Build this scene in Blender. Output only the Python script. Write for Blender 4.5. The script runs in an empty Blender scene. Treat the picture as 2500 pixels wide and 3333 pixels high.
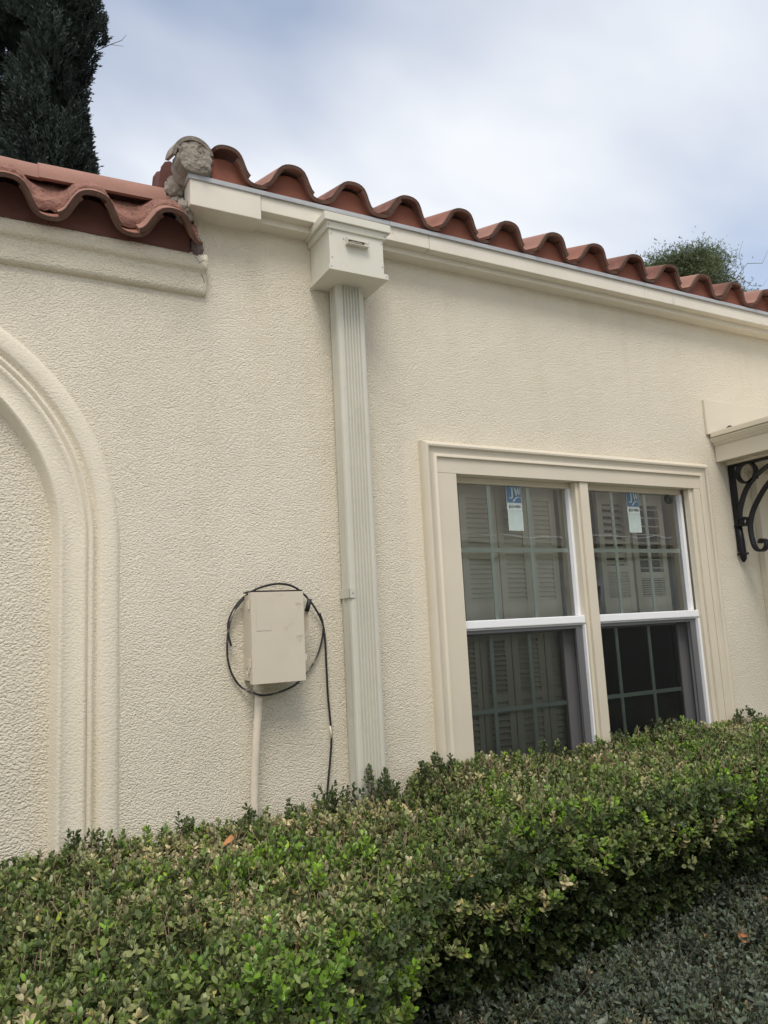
import bpy, bmesh, math, random
import numpy as np
from mathutils import Matrix, Vector, Euler

# ------------------------------------------------------------------ camera, sky, sun, exposure
scene = bpy.context.scene
C = scene.collection
cam_d = bpy.data.cameras.new('camera'); cam = bpy.data.objects.new('camera', cam_d); C.objects.link(cam)
cam.matrix_world = Matrix(((0.8776971, -0.0280670, -0.4783932, 0.0),
                           (-0.4765526, -0.1562182, -0.8651552, -2.6),
                           (-0.0504514, 0.9873237, -0.1504877, 1.6), (0, 0, 0, 1)))
cam_d.sensor_fit = 'HORIZONTAL'; cam_d.sensor_width = 36.0; cam_d.lens = 36.0 * 2480 / 2500
cam_d.clip_start = 0.02; cam_d.clip_end = 2000
scene.camera = cam

SUN_EL, SUN_AZ = math.radians(58), math.radians(205)      # azimuth clockwise from +Y
world = bpy.data.worlds.new('World'); scene.world = world; world.use_nodes = True
wn, wl = world.node_tree.nodes, world.node_tree.links
for n in list(wn): wn.remove(n)
def wnode(t, **kw):
    n = wn.new(t)
    for k, v in kw.items(): setattr(n, k, v)
    return n
w_out = wnode('ShaderNodeOutputWorld'); w_bg = wnode('ShaderNodeBackground')
w_bg.inputs['Strength'].default_value = 0.10
sky = wnode('ShaderNodeTexSky'); sky.sky_type = 'NISHITA'; sky.sun_disc = False
sky.sun_elevation = SUN_EL; sky.sun_rotation = SUN_AZ; sky.air_density = 1.0; sky.dust_density = 1.5; sky.ozone_density = 1.5
tc = wnode('ShaderNodeTexCoord'); sep = wnode('ShaderNodeSeparateXYZ')
wl.new(tc.outputs['Generated'], sep.inputs[0])
def wmath(op, a, b=None):
    n = wnode('ShaderNodeMath', operation=op)
    for i, v in enumerate((a, b)):
        if v is None: continue
        if isinstance(v, (int, float)): n.inputs[i].default_value = v
        else: wl.new(v, n.inputs[i])
    return n.outputs[0]
zz = wmath('ADD', wmath('MAXIMUM', sep.outputs[2], 0.0), 0.22)
comb = wnode('ShaderNodeCombineXYZ')
wl.new(wmath('DIVIDE', sep.outputs[0], zz), comb.inputs[0]); wl.new(wmath('DIVIDE', sep.outputs[1], zz), comb.inputs[1])
w_map = wnode('ShaderNodeMapping'); wl.new(comb.outputs[0], w_map.inputs[0])
w_map.inputs['Rotation'].default_value = (0, 0, math.radians(28)); w_map.inputs['Scale'].default_value = (0.75, 1.5, 1)
w_map.inputs['Location'].default_value = (11.72, 6.43, 0)
w_n1 = wnode('ShaderNodeTexNoise'); w_n1.inputs['Scale'].default_value = 1.15; w_n1.inputs['Detail'].default_value = 5
w_n1.inputs['Roughness'].default_value = 0.45; w_n1.inputs['Distortion'].default_value = 0.25
wl.new(w_map.outputs[0], w_n1.inputs['Vector'])
w_rmp = wnode('ShaderNodeValToRGB'); w_rmp.color_ramp.elements[0].position = 0.34; w_rmp.color_ramp.elements[1].position = 0.55
w_rmp.color_ramp.elements[0].color = (0.22, 0.22, 0.22, 1); w_rmp.color_ramp.elements[1].color = (1, 1, 1, 1)
wl.new(w_n1.outputs['Fac'], w_rmp.inputs[0])
w_n2 = wnode('ShaderNodeTexNoise'); w_n2.inputs['Scale'].default_value = 0.8; w_n2.inputs['Detail'].default_value = 4
wl.new(w_map.outputs[0], w_n2.inputs['Vector'])
w_cr = wnode('ShaderNodeValToRGB'); w_cr.color_ramp.elements[0].position = 0.3; w_cr.color_ramp.elements[1].position = 0.7
w_cr.color_ramp.elements[0].color = (6.5, 6.8, 7.3, 1); w_cr.color_ramp.elements[1].color = (7.3, 7.45, 7.7, 1)
wl.new(w_n2.outputs['Fac'], w_cr.inputs[0])
w_tint = wnode('ShaderNodeMixRGB', blend_type='MULTIPLY'); w_tint.inputs[0].default_value = 1.0
w_tint.inputs[2].default_value = (2.0, 1.75, 1.55, 1); wl.new(sky.outputs[0], w_tint.inputs[1])
w_mix = wnode('ShaderNodeMixRGB'); wl.new(w_rmp.outputs[0], w_mix.inputs[0])
wl.new(w_tint.outputs[0], w_mix.inputs[1]); wl.new(w_cr.outputs[0], w_mix.inputs[2])
wl.new(w_mix.outputs[0], w_bg.inputs['Color']); wl.new(w_bg.outputs[0], w_out.inputs['Surface'])

sun_d = bpy.data.lights.new('sun', 'SUN'); sun_d.energy = 1.45; sun_d.angle = math.radians(25); sun_d.color = (1.0, 0.95, 0.88)
sun = bpy.data.objects.new('sun', sun_d); C.objects.link(sun)
sdir = Vector((math.cos(SUN_EL) * math.sin(SUN_AZ), math.cos(SUN_EL) * math.cos(SUN_AZ), math.sin(SUN_EL)))
sun.rotation_euler = sdir.to_track_quat('Z', 'Y').to_euler(); sun.location = sdir * 30
vs = scene.view_settings; vs.view_transform = 'Standard'; vs.look = 'None'; vs.exposure = 0.43; vs.gamma = 1.0
scene.cycles.max_bounces = 8; scene.cycles.transparent_max_bounces = 16
scene.cycles.use_denoising = True

rng = np.random.default_rng(7); random.seed(7)

# ------------------------------------------------------------------ materials
MATS = {}
def new_mat(name):
    m = bpy.data.materials.new(name); m.use_nodes = True
    nt = m.node_tree; b = nt.nodes['Principled BSDF']; MATS[name] = m
    return m, nt, b
def nd(nt, t, **kw):
    n = nt.nodes.new(t)
    for k, v in kw.items(): setattr(n, k, v)
    return n
def noise(nt, scale, detail=3, rough=0.5, vec=None):
    n = nd(nt, 'ShaderNodeTexNoise'); n.inputs['Scale'].default_value = scale; n.inputs['Detail'].default_value = detail
    n.inputs['Roughness'].default_value = rough
    if vec is not None: nt.links.new(vec, n.inputs['Vector'])
    return n
def ramp(nt, fac, stops):
    r = nd(nt, 'ShaderNodeValToRGB'); e = r.color_ramp.elements
    while len(e) < len(stops): e.new(0.5)
    for el, (p, c) in zip(e, stops): el.position = p; el.color = (*c, 1) if len(c) == 3 else c
    nt.links.new(fac, r.inputs[0]); return r.outputs[0]
def mat_paint(name, col, rough=0.5, var=0.06, nscale=6.0, bump=0.0, bscale=60, spec=0.4, dirt=None):
    """painted / plain surface with soft tonal unevenness, small relief and optional dirt blotches"""
    m, nt, b = new_mat(name)
    tcn = nd(nt, 'ShaderNodeTexCoord'); v = tcn.outputs['Object']
    n1 = noise(nt, nscale, 4, 0.6, v)
    lo = [max(0, c * (1 - var)) for c in col]; hi = [min(1, c * (1 + var)) for c in col]
    c = ramp(nt, n1.outputs['Fac'], [(0.3, lo), (0.7, hi)])
    if dirt:
        n2 = noise(nt, dirt[1], 6, 0.7, v)
        f = ramp(nt, n2.outputs['Fac'], [(dirt[2], (0, 0, 0)), (dirt[3], (1, 1, 1))])
        mx = nd(nt, 'ShaderNodeMixRGB'); nt.links.new(f, mx.inputs[0]); nt.links.new(c, mx.inputs[1]); mx.inputs[2].default_value = (*dirt[0], 1)
        c = mx.outputs[0]
    nt.links.new(c, b.inputs['Base Color'])
    b.inputs['Roughness'].default_value = rough; b.inputs['Specular IOR Level'].default_value = spec
    if bump:
        n3 = noise(nt, bscale, 4, 0.6, v)
        bp = nd(nt, 'ShaderNodeBump'); bp.inputs['Strength'].default_value = 1.0; bp.inputs['Distance'].default_value = bump
        nt.links.new(n3.outputs['Fac'], bp.inputs['Height']); nt.links.new(bp.outputs[0], b.inputs['Normal'])
    return m
def mat_stucco(name, col, s1, dist, s2=None, smooth=False):
    m, nt, b = new_mat(name)
    tcn = nd(nt, 'ShaderNodeTexCoord'); v = tcn.outputs['Object']
    wob = noise(nt, s1 * 0.5, 2, 0.5, v)
    addv = nd(nt, 'ShaderNodeMixRGB'); addv.blend_type = 'ADD'; addv.inputs[0].default_value = 0.010
    nt.links.new(v, addv.inputs[1]); nt.links.new(wob.outputs['Color'], addv.inputs[2])
    mp = nd(nt, 'ShaderNodeMapping'); mp.inputs['Scale'].default_value = (0.85, 1, 1.15); nt.links.new(addv.outputs[0], mp.inputs[0])
    a = noise(nt, s1, 2.5, 0.55, mp.outputs[0]); g = noise(nt, s1 * 2.3, 2, 0.5, mp.outputs[0])
    big = noise(nt, 9.0, 3, 0.5, v)
    vo = nd(nt, 'ShaderNodeTexVoronoi', feature='SMOOTH_F1'); vo.inputs['Scale'].default_value = s1 * 0.9; vo.inputs['Smoothness'].default_value = 0.5
    nt.links.new(mp.outputs[0], vo.inputs['Vector'])
    dome = nd(nt, 'ShaderNodeMath', operation='MULTIPLY_ADD'); nt.links.new(vo.outputs['Distance'], dome.inputs[0]); dome.inputs[1].default_value = -0.9; nt.links.new(a.outputs['Fac'], dome.inputs[2])
    mm = nd(nt, 'ShaderNodeMath', operation='MULTIPLY_ADD'); nt.links.new(g.outputs['Fac'], mm.inputs[0]); mm.inputs[1].default_value = 0.5; nt.links.new(dome.outputs[0], mm.inputs[2])
    # the relief is stronger in some places than in others
    amp = ramp(nt, big.outputs['Fac'], [(0.3, (0.75, 0.75, 0.75)), (0.7, (1, 1, 1))])
    mu = nd(nt, 'ShaderNodeMath', operation='MULTIPLY'); nt.links.new(mm.outputs[0], mu.inputs[0]); nt.links.new(amp, mu.inputs[1])
    bp = nd(nt, 'ShaderNodeBump'); bp.inputs['Strength'].default_value = 1.0; bp.inputs['Distance'].default_value = dist
    nt.links.new(mu.outputs[0], bp.inputs['Height']); nt.links.new(bp.outputs[0], b.inputs['Normal'])
    n1 = noise(nt, 1.3, 4, 0.55, v)
    lo = [c * k for c, k in zip(col, (0.95, 0.94, 0.92))]; hi = [min(1, c * k) for c, k in zip(col, (1.03, 1.02, 1.01))]
    c = ramp(nt, n1.outputs['Fac'], [(0.3, lo), (0.7, hi)])
    # faint grime specks in the pits
    n2 = noise(nt, 40, 5, 0.7, v); f = ramp(nt, n2.outputs['Fac'], [(0.62, (0, 0, 0)), (0.80, (0.35, 0.35, 0.35))])
    mx = nd(nt, 'ShaderNodeMixRGB'); nt.links.new(f, mx.inputs[0]); nt.links.new(c, mx.inputs[1]); mx.inputs[2].default_value = (col[0] * .78, col[1] * .72, col[2] * .58, 1)
    ms = nd(nt, 'ShaderNodeMapping'); ms.inputs['Scale'].default_value = (9, 9, 0.55); nt.links.new(v, ms.inputs[0])
    n4 = noise(nt, 1.0, 4, 0.6, ms.outputs[0]); n5 = noise(nt, 0.9, 2, 0.5, v)
    f4 = ramp(nt, n4.outputs['Fac'], [(0.52, (0, 0, 0)), (0.72, (0.32, 0.32, 0.32))]); f5 = ramp(nt, n5.outputs['Fac'], [(0.42, (0, 0, 0)), (0.62, (1, 1, 1))])
    mf4 = nd(nt, 'ShaderNodeMath', operation='MULTIPLY'); nt.links.new(f4, mf4.inputs[0]); nt.links.new(f5, mf4.inputs[1])
    mx2 = nd(nt, 'ShaderNodeMixRGB'); nt.links.new(mf4.outputs[0], mx2.inputs[0]); nt.links.new(mx.outputs[0], mx2.inputs[1]); mx2.inputs[2].default_value = (col[0] * .86, col[1] * .81, col[2] * .70, 1)
    nt.links.new(mx2.outputs[0], b.inputs['Base Color'])
    b.inputs['Roughness'].default_value = 0.85; b.inputs['Specular IOR Level'].default_value = 0.2
    return m

CREAM = (0.765, 0.71, 0.58)
mat_stucco('stucco', CREAM, 185, 0.0043)
mat_stucco('stucco_coarse', CREAM, 150, 0.0055)
mat_stucco('stucco_soft', CREAM, 150, 0.0016)
mat_stucco('stucco_patch', (0.735, 0.68, 0.55), 170, 0.0026)
mat_stucco('far_stucco', (0.76, 0.79, 0.71), 150, 0.004)
mat_stucco('stucco_cornice', (0.75, 0.695, 0.56), 150, 0.0042)
mat_paint('trim_paint', (0.66, 0.60, 0.475), 0.42, 0.03, 5, 0.0006, 45)
mat_paint('fascia_paint', (0.72, 0.67, 0.56), 0.5, 0.04, 7, 0.0008, 30, dirt=((0.5, 0.44, 0.34), 9, 0.60, 0.75))
mat_paint('head_paint', (0.68, 0.66, 0.555), 0.42, 0.04, 5, 0.0012, 7, dirt=((0.50, 0.46, 0.36), 11, 0.60, 0.80))
mat_paint('pipe_paint', (0.60, 0.585, 0.495), 0.55, 0.05, 3, 0.0015, 6, dirt=((0.50, 0.48, 0.40), 7, 0.60, 0.82))
mat_paint('box_paint', (0.62, 0.56, 0.445), 0.45, 0.03, 9, 0.0003, 90, dirt=((0.48, 0.4, 0.28), 14, 0.62, 0.8))
mat_paint('conduit_paint', (0.72, 0.64, 0.51), 0.55, 0.05, 12, 0.0012, 70)
mat_paint('flashing_metal', (0.42, 0.43, 0.44), 0.42, 0.08, 10, 0.0)
mat_paint('white_vinyl', (0.86, 0.87, 0.88), 0.35, 0.01, 4)
mat_paint('grey_vinyl', (0.14, 0.14, 0.145), 0.45, 0.05, 6)
mat_paint('sash_grey', (0.30, 0.295, 0.30), 0.5, 0.05, 6)
mat_paint('muntin', (0.78, 0.86, 0.80), 0.4, 0.02, 4)
mat_paint('shutter_paint', (0.80, 0.75, 0.64), 0.5, 0.04, 8)
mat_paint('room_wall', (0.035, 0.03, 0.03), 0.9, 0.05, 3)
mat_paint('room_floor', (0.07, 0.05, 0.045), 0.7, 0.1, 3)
mat_paint('terracotta', (0.285, 0.135, 0.098), 0.8, 0.18, 7, 0.0015, 60, 0.2, dirt=((0.30, 0.17, 0.12), 9, 0.56, 0.75))
mat_paint('terracotta_b', (0.195, 0.092, 0.07), 0.8, 0.22, 9, 0.0015, 60, 0.2, dirt=((0.27, 0.16, 0.12), 8, 0.52, 0.72))
mat_paint('terracotta_c', (0.335, 0.185, 0.142), 0.8, 0.12, 6, 0.0015, 60, 0.2, dirt=((0.33, 0.2, 0.15), 11, 0.56, 0.75))
mat_paint('tile_edge', (0.135, 0.078, 0.058), 0.85, 0.25, 22, 0.002, 90, 0.2)
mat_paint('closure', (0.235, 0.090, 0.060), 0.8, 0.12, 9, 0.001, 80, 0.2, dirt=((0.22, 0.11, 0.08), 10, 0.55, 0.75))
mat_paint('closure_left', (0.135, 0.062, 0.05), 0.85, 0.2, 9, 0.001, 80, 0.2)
mat_paint('red_mortar', (0.29, 0.155, 0.12), 0.95, 0.25, 25, 0.014, 55, 0.1, dirt=((0.28, 0.13, 0.1), 30, 0.55, 0.7))
mat_paint('grey_mortar', (0.31, 0.275, 0.23), 0.95, 0.2, 14, 0.008, 45, 0.1, dirt=((0.2, 0.165, 0.14), 18, 0.56, 0.68))
mat_paint('dark_mortar', (0.16, 0.13, 0.12), 0.95, 0.3, 20, 0.004, 80, 0.1)
mat_paint('iron', (0.008, 0.008, 0.011), 0.45, 0.2, 20, 0.0008, 80, 0.35)
mat_paint('rubber_black', (0.018, 0.018, 0.022), 0.5, 0.2, 20)
mat_paint('cable_black', (0.022, 0.022, 0.026), 0.45, 0.2, 20, dirt=((0.55, 0.5, 0.42), 55, 0.66, 0.70))
mat_paint('cable_painted', (0.035, 0.035, 0.038), 0.5, 0.3, 20, dirt=((0.42, 0.38, 0.31), 9, 0.56, 0.66))
mat_paint('gap_dark', (0.03, 0.025, 0.022), 0.9)
mat_paint('bark', (0.13, 0.095, 0.07), 0.95, 0.3, 20, 0.004, 40, 0.1)
mat_paint('twig', (0.22, 0.165, 0.11), 0.9, 0.3, 40, 0.001, 90, 0.1)
mat_paint('twig_grey', (0.20, 0.18, 0.17), 0.9, 0.2, 20)
mat_paint('hedge_shade', (0.035, 0.032, 0.020), 1.0, 0.6, 40, 0.02, 60, 0.0)  # near-black fill colour that stands for shade among the twigs
mat_paint('far_foliage', (0.045, 0.065, 0.025), 0.9, 0.5, 30, 0.03, 40, 0.1)
mat_paint('cypress_shade', (0.010, 0.014, 0.011), 1.0, 0.5, 20, 0.02, 40, 0.0)  # colour that stands for shade deep inside the cypress crowns
mat_paint('old_roof', (0.27, 0.25, 0.215), 0.9, 0.2, 8, 0.01, 20, 0.1)
mat_paint('soil', (0.10, 0.075, 0.055), 1.0, 0.3, 14, 0.01, 50, 0.1)
mat_paint('concrete', (0.42, 0.40, 0.37), 0.9, 0.12, 5, 0.002, 90, 0.2)
mat_paint('sticker_white', (0.56, 0.62, 0.59), 0.4, 0.02, 10)
mat_paint('sticker_pale', (0.47, 0.56, 0.52), 0.4, 0.06, 40)
mat_paint('sticker_blue', (0.12, 0.20, 0.31), 0.4, 0.03, 10)
mat_paint('print_black', (0.03, 0.035, 0.04), 0.5)
mat_paint('number_grey', (0.055, 0.065, 0.06), 0.4)
mat_paint('dead_leaf', (0.45, 0.30, 0.17), 0.8, 0.2, 60)
mat_paint('dead_leaf_orange', (0.42, 0.19, 0.08), 0.8, 0.2, 60)
mat_paint('opposite_glass', (0.02, 0.022, 0.025), 0.05, 0.0)

def mat_glass(name, tint, boost):
    m, nt, b = new_mat(name); nt.nodes.remove(b)
    out = nt.nodes['Material Output']
    fr = nd(nt, 'ShaderNodeFresnel'); fr.inputs['IOR'].default_value = 1.5
    mu = nd(nt, 'ShaderNodeMath', operation='MULTIPLY'); mu.use_clamp = True; mu.inputs[1].default_value = boost
    nt.links.new(fr.outputs[0], mu.inputs[0])
    tr = nd(nt, 'ShaderNodeBsdfTransparent'); tr.inputs[0].default_value = (*tint, 1)
    gl = nd(nt, 'ShaderNodeBsdfGlossy'); gl.inputs['Roughness'].default_value = 0.0
    tcn = nd(nt, 'ShaderNodeTexCoord'); wv_ = noise(nt, 5.0, 1, 0.4, tcn.outputs['Object'])           # slight waviness of the panes
    bpn = nd(nt, 'ShaderNodeBump'); bpn.inputs['Distance'].default_value = 0.0012; nt.links.new(wv_.outputs['Fac'], bpn.inputs['Height']); nt.links.new(bpn.outputs[0], gl.inputs['Normal'])
    mx = nd(nt, 'ShaderNodeMixShader'); nt.links.new(mu.outputs[0], mx.inputs[0]); nt.links.new(tr.outputs[0], mx.inputs[1]); nt.links.new(gl.outputs[0], mx.inputs[2])
    nt.links.new(mx.outputs[0], out.inputs['Surface']); return m
mat_glass('glass', (0.94, 0.98, 0.95), 4.2); mat_glass('glass_lower', (0.90, 0.95, 0.92), 2.0)
def mat_screen():
    m, nt, b = new_mat('insect_mesh'); out = nt.nodes['Material Output']
    b.inputs['Base Color'].default_value = (0.012, 0.012, 0.013, 1); b.inputs['Roughness'].default_value = 0.7
    tr = nd(nt, 'ShaderNodeBsdfTransparent'); mx = nd(nt, 'ShaderNodeMixShader'); mx.inputs[0].default_value = 0.36
    nt.links.new(tr.outputs[0], mx.inputs[1]); nt.links.new(b.outputs[0], mx.inputs[2]); nt.links.new(mx.outputs[0], out.inputs['Surface'])
mat_screen()
def mat_leaf(name, transl=0.22, rough=0.42, spec=0.45):
    m, nt, b = new_mat(name); out = nt.nodes['Material Output']
    at = nd(nt, 'ShaderNodeAttribute', attribute_name='Col')
    geo = nd(nt, 'ShaderNodeNewGeometry')
    mx0 = nd(nt, 'ShaderNodeMixRGB'); nt.links.new(geo.outputs['Backfacing'], mx0.inputs[0])      # paler underside of a leaf
    hs = nd(nt, 'ShaderNodeHueSaturation'); hs.inputs['Saturation'].default_value = 0.72; hs.inputs['Value'].default_value = 1.25
    nt.links.new(at.outputs['Color'], hs.inputs['Color'])
    nt.links.new(at.outputs['Color'], mx0.inputs[1]); nt.links.new(hs.outputs[0], mx0.inputs[2])
    nt.links.new(mx0.outputs[0], b.inputs['Base Color']); b.inputs['Roughness'].default_value = rough; b.inputs['Specular IOR Level'].default_value = spec
    tl = nd(nt, 'ShaderNodeBsdfTranslucent'); nt.links.new(at.outputs['Color'], tl.inputs[0])
    mx = nd(nt, 'ShaderNodeMixShader'); mx.inputs[0].default_value = transl
    nt.links.new(b.outputs[0], mx.inputs[1]); nt.links.new(tl.outputs[0], mx.inputs[2]); nt.links.new(mx.outputs[0], out.inputs['Surface'])
mat_leaf('leaf', 0.14, 0.36, 0.5); mat_leaf('leaf_dull', 0.10, 0.5, 0.35); mat_leaf('needle', 0.08, 0.7, 0.2)

# ------------------------------------------------------------------ mesh helpers (vertices are in world metres)
class MB:
    def __init__(s): s.v = []; s.f = []; s.mi = []
    def add(s, vs, fs, mi=0):
        o = len(s.v); s.v += [tuple(map(float, p)) for p in vs]; s.f += [tuple(i + o for i in f) for f in fs]; s.mi += [mi] * len(fs); return s
    def box(s, x0, x1, y0, y1, z0, z1, mi=0):
        vs = [(x, y, z) for x in (x0, x1) for y in (y0, y1) for z in (z0, z1)]
        return s.add(vs, [(0, 1, 3, 2), (4, 6, 7, 5), (0, 4, 5, 1), (2, 3, 7, 6), (0, 2, 6, 4), (1, 5, 7, 3)], mi)
    def quad(s, a, b, c, d, mi=0): return s.add([a, b, c, d], [(0, 1, 2, 3)], mi)
    def prism_x(s, prof, x0, x1, caps=True, mi=0):       # prof: (y, z) points, counter-clockwise seen from +x
        n = len(prof); vs = [(x0, y, z) for y, z in prof] + [(x1, y, z) for y, z in prof]
        fs = [(i, i + n, (i + 1) % n + n, (i + 1) % n) for i in range(n)]
        if caps: fs += [tuple(range(n)), tuple(range(2 * n - 1, n - 1, -1))]
        return s.add(vs, fs, mi)
    def prism_z(s, prof, z0, z1, mi=0):
        n = len(prof); vs = [(x, y, z0) for x, y in prof] + [(x, y, z1) for x, y in prof]
        fs = [(i, (i + 1) % n, (i + 1) % n + n, i + n) for i in range(n)] + [tuple(range(n - 1, -1, -1)), tuple(range(n, 2 * n))]
        return s.add(vs, fs, mi)
    def tube(s, path, rad, n=8, mi=0):
        P = [Vector(p) for p in path]; m = len(P); R = rad if hasattr(rad, '__len__') else [rad] * m
        t0 = (P[1] - P[0]).normalized(); up = Vector((0, 0, 1)) if abs(t0.z) < .9 else Vector((1, 0, 0))
        u = t0.cross(up).normalized(); vs = []
        for i in range(m):
            t = (P[min(i + 1, m - 1)] - P[max(i - 1, 0)]).normalized()
            u = (u - t * u.dot(t)).normalized(); w = t.cross(u)
            vs += [P[i] + (u * math.cos(a) + w * math.sin(a)) * R[i] for a in [2 * math.pi * k / n for k in range(n)]]
        fs = [(i * n + k, i * n + (k + 1) % n, (i + 1) * n + (k + 1) % n, (i + 1) * n + k) for i in range(m - 1) for k in range(n)]
        fs += [tuple(range(n - 1, -1, -1)), tuple(range((m - 1) * n, m * n))]
        return s.add(vs, fs, mi)
    def disc(s, c, ax, r, h, n=12, mi=0):
        c = Vector(c); ax = Vector(ax); return s.tube([c, c + ax * h], r, n, mi)

def obj(name, mb, mats, parent=None, smooth=False, bevel=0.0, seg=2):
    me = bpy.data.meshes.new(name); me.from_pydata(mb.v, [], mb.f)
    ms = mats if isinstance(mats, (list, tuple)) else [mats]
    for m in ms: me.materials.append(MATS[m])
    me.polygons.foreach_set('material_index', mb.mi)
    if bevel:
        bm = bmesh.new(); bm.from_mesh(me)
        es = [e for e in bm.edges if len(e.link_faces) == 2 and e.calc_face_angle(0) > 0.6]
        bmesh.ops.bevel(bm, geom=es, offset=bevel, segments=seg, profile=0.6, affect='EDGES', clamp_overlap=True)
        bm.to_mesh(me); bm.free()
    if smooth:
        me.polygons.foreach_set('use_smooth', [True] * len(me.polygons))
        if smooth == 'auto': me.set_sharp_from_angle(angle=math.radians(38))
    me.update()
    o = bpy.data.objects.new(name, me); C.objects.link(o)
    if parent: attach(o, parent)
    return o
def attach(o, parent):
    o.parent = parent; o.matrix_parent_inverse = Matrix.Translation(parent.location).inverted() if parent.parent is None else Matrix.Identity(4)
    if parent.parent is not None: o.matrix_parent_inverse = world_of(parent).inverted()
def world_of(o):
    m = o.matrix_basis.copy()
    return (world_of(o.parent) @ o.matrix_parent_inverse @ m) if o.parent else m
def inst(name, me, parent, loc=(0, 0, 0), rot=(0, 0, 0), sc=(1, 1, 1)):
    o = bpy.data.objects.new(name, me); C.objects.link(o)
    o.location = loc; o.rotation_euler = rot; o.scale = sc
    if parent: attach(o, parent)
    return o
def empty(name, loc): o = bpy.data.objects.new(name, None); C.objects.link(o); o.location = loc; o.empty_display_size = 0.1; return o
def tag(o, label=None, cat=None, group=None, kind=None):
    if label: o['label'] = label
    if cat: o['category'] = cat
    if group: o['group'] = group
    if kind: o['kind'] = kind
    return o
def thing(name, loc, label, cat, group=None): return tag(empty(name, loc), label, cat, group)
def catmull(pts, sub=8):
    P = [np.array(p, float) for p in pts]; out = []
    for i in range(len(P) - 1):
        p0, p1, p2, p3 = P[max(i - 1, 0)], P[i], P[i + 1], P[min(i + 2, len(P) - 1)]
        for t in np.linspace(0, 1, sub, endpoint=False):
            out.append(.5 * ((2 * p1) + (-p0 + p2) * t + (2 * p0 - 5 * p1 + 4 * p2 - p3) * t * t + (-p0 + 3 * p1 - 3 * p2 + p3) * t ** 3))
    out.append(P[-1]); return [tuple(p) for p in out]
def np_mesh(name, V, F, mat, col=None, smooth=False):
    """V (n,3) float, F (m,3) int triangles, col (n,3) per-vertex colour"""
    me = bpy.data.meshes.new(name); n, m = len(V), len(F)
    me.vertices.add(n); me.vertices.foreach_set('co', V.astype(np.float32).ravel())
    me.loops.add(m * 3); me.loops.foreach_set('vertex_index', F.astype(np.int32).ravel())
    me.polygons.add(m); me.polygons.foreach_set('loop_start', np.arange(0, m * 3, 3, dtype=np.int32))
    me.polygons.foreach_set('loop_total', np.full(m, 3, np.int32))
    if smooth: me.polygons.foreach_set('use_smooth', np.ones(m, bool))
    me.materials.append(MATS[mat]); me.update(calc_edges=True)
    if col is not None:
        a = me.color_attributes.new('Col', 'FLOAT_COLOR', 'POINT')
        a.data.foreach_set('color', np.c_[col, np.ones(n)].astype(np.float32).ravel())
    return me
def text_mesh(name, body, size, extrude, mat, shear=0.0, xs=1.0, bold=0.0):
    cu = bpy.data.curves.new(name, 'FONT'); cu.body = body; cu.size = size; cu.extrude = extrude; cu.shear = shear
    cu.offset = bold; cu.align_x = 'CENTER'; cu.align_y = 'CENTER'; cu.resolution_u = 3
    t = bpy.data.objects.new('tmp_text', cu); C.objects.link(t)
    dg = bpy.context.evaluated_depsgraph_get(); me = bpy.data.meshes.new_from_object(t.evaluated_get(dg))
    bpy.data.objects.remove(t); bpy.data.curves.remove(cu)
    me.materials.clear(); me.materials.append(MATS[mat]); me.name = name
    if xs != 1.0:
        for v in me.vertices: v.co.x *= xs
    return me
STAND = (math.radians(90), 0, 0)      # lays a flat XY shape upright, facing -Y

# ------------------------------------------------------------------ the setting
g = MB().quad((-150, -150, 0), (150, -150, 0), (150, 150, 0), (-150, 150, 0)); tag(obj('ground', g, 'soil'), kind='structure')
p = MB().box(-12, 18, -6.6, -1.85, -0.02, 0.06); tag(obj('path', p, 'concrete'), kind='structure')

# ------------------------------------------------------------------ the house
house = thing('house', (1.5, 1.5, 0), 'cream stucco house with red clay tile roof, arched niche and tall white window', 'house')
ACX, ACZ = -0.40, 1.92                 # centre of the arch
w = MB()
def wq(x0, x1, z0, z1, y=0.0): w.quad((x0, y, z0), (x1, y, z0), (x1, y, z1), (x0, y, z1))
wq(-4, -1.35, 0, 2.94); wq(-1.35, 0.55, 2.80, 2.94)
wq(-1.35, ACX - .70, 0, ACZ); wq(ACX + .70, .55, 0, ACZ); wq(ACX - .70, ACX + .70, 0, 0.2)
ang = np.linspace(0, math.pi, 41); hole = [(ACX + .70 * math.cos(a), ACZ + .70 * math.sin(a)) for a in ang]; rim = []
for a in ang:
    c, s_ = math.cos(a), math.sin(a); k = min(.95 / abs(c) if abs(c) > 1e-6 else 9, .88 / s_ if s_ > 1e-6 else 9)
    rim.append((ACX + k * c, ACZ + k * s_))
for i in range(40):
    (a, b), (c, d), (e, f_), (h, j) = hole[i], rim[i], rim[i + 1], hole[i + 1]
    w.quad((a, 0, b), (c, 0, d), (e, 0, f_), (h, 0, j))
    if abs(c - e) > 1e-4 and abs(d - f_) > 1e-4:      # the corner of the rectangle
        w.add([(c, 0, d), (e, 0, f_), (c if abs(c - ACX) > .94 else e, 0, f_ if f_ > 2.79 else d)], [(0, 2, 1)])
wq(.55, .70, 0, 2.94); wq(.70, 1.70, 0, 3.22); wq(1.70, 3.30, 2.29, 3.22); wq(1.70, 3.30, 0, .88); wq(3.30, 7.0, 0, 3.22)
wall = obj('wall', w, 'stucco', house)
s = MB().quad((.70, 4, 2.6), (.70, 0, 2.6), (.70, 0, 3.22), (.70, 4, 3.22)); obj('side_wall', s, 'stucco', house)
s = MB().box(7.0, 7.1, 0, 4, 0, 3.2); s.box(-4, 7.1, 4.0, 4.1, 0, 3.2); obj('rear_wall', s, 'stucco', house)

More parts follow.
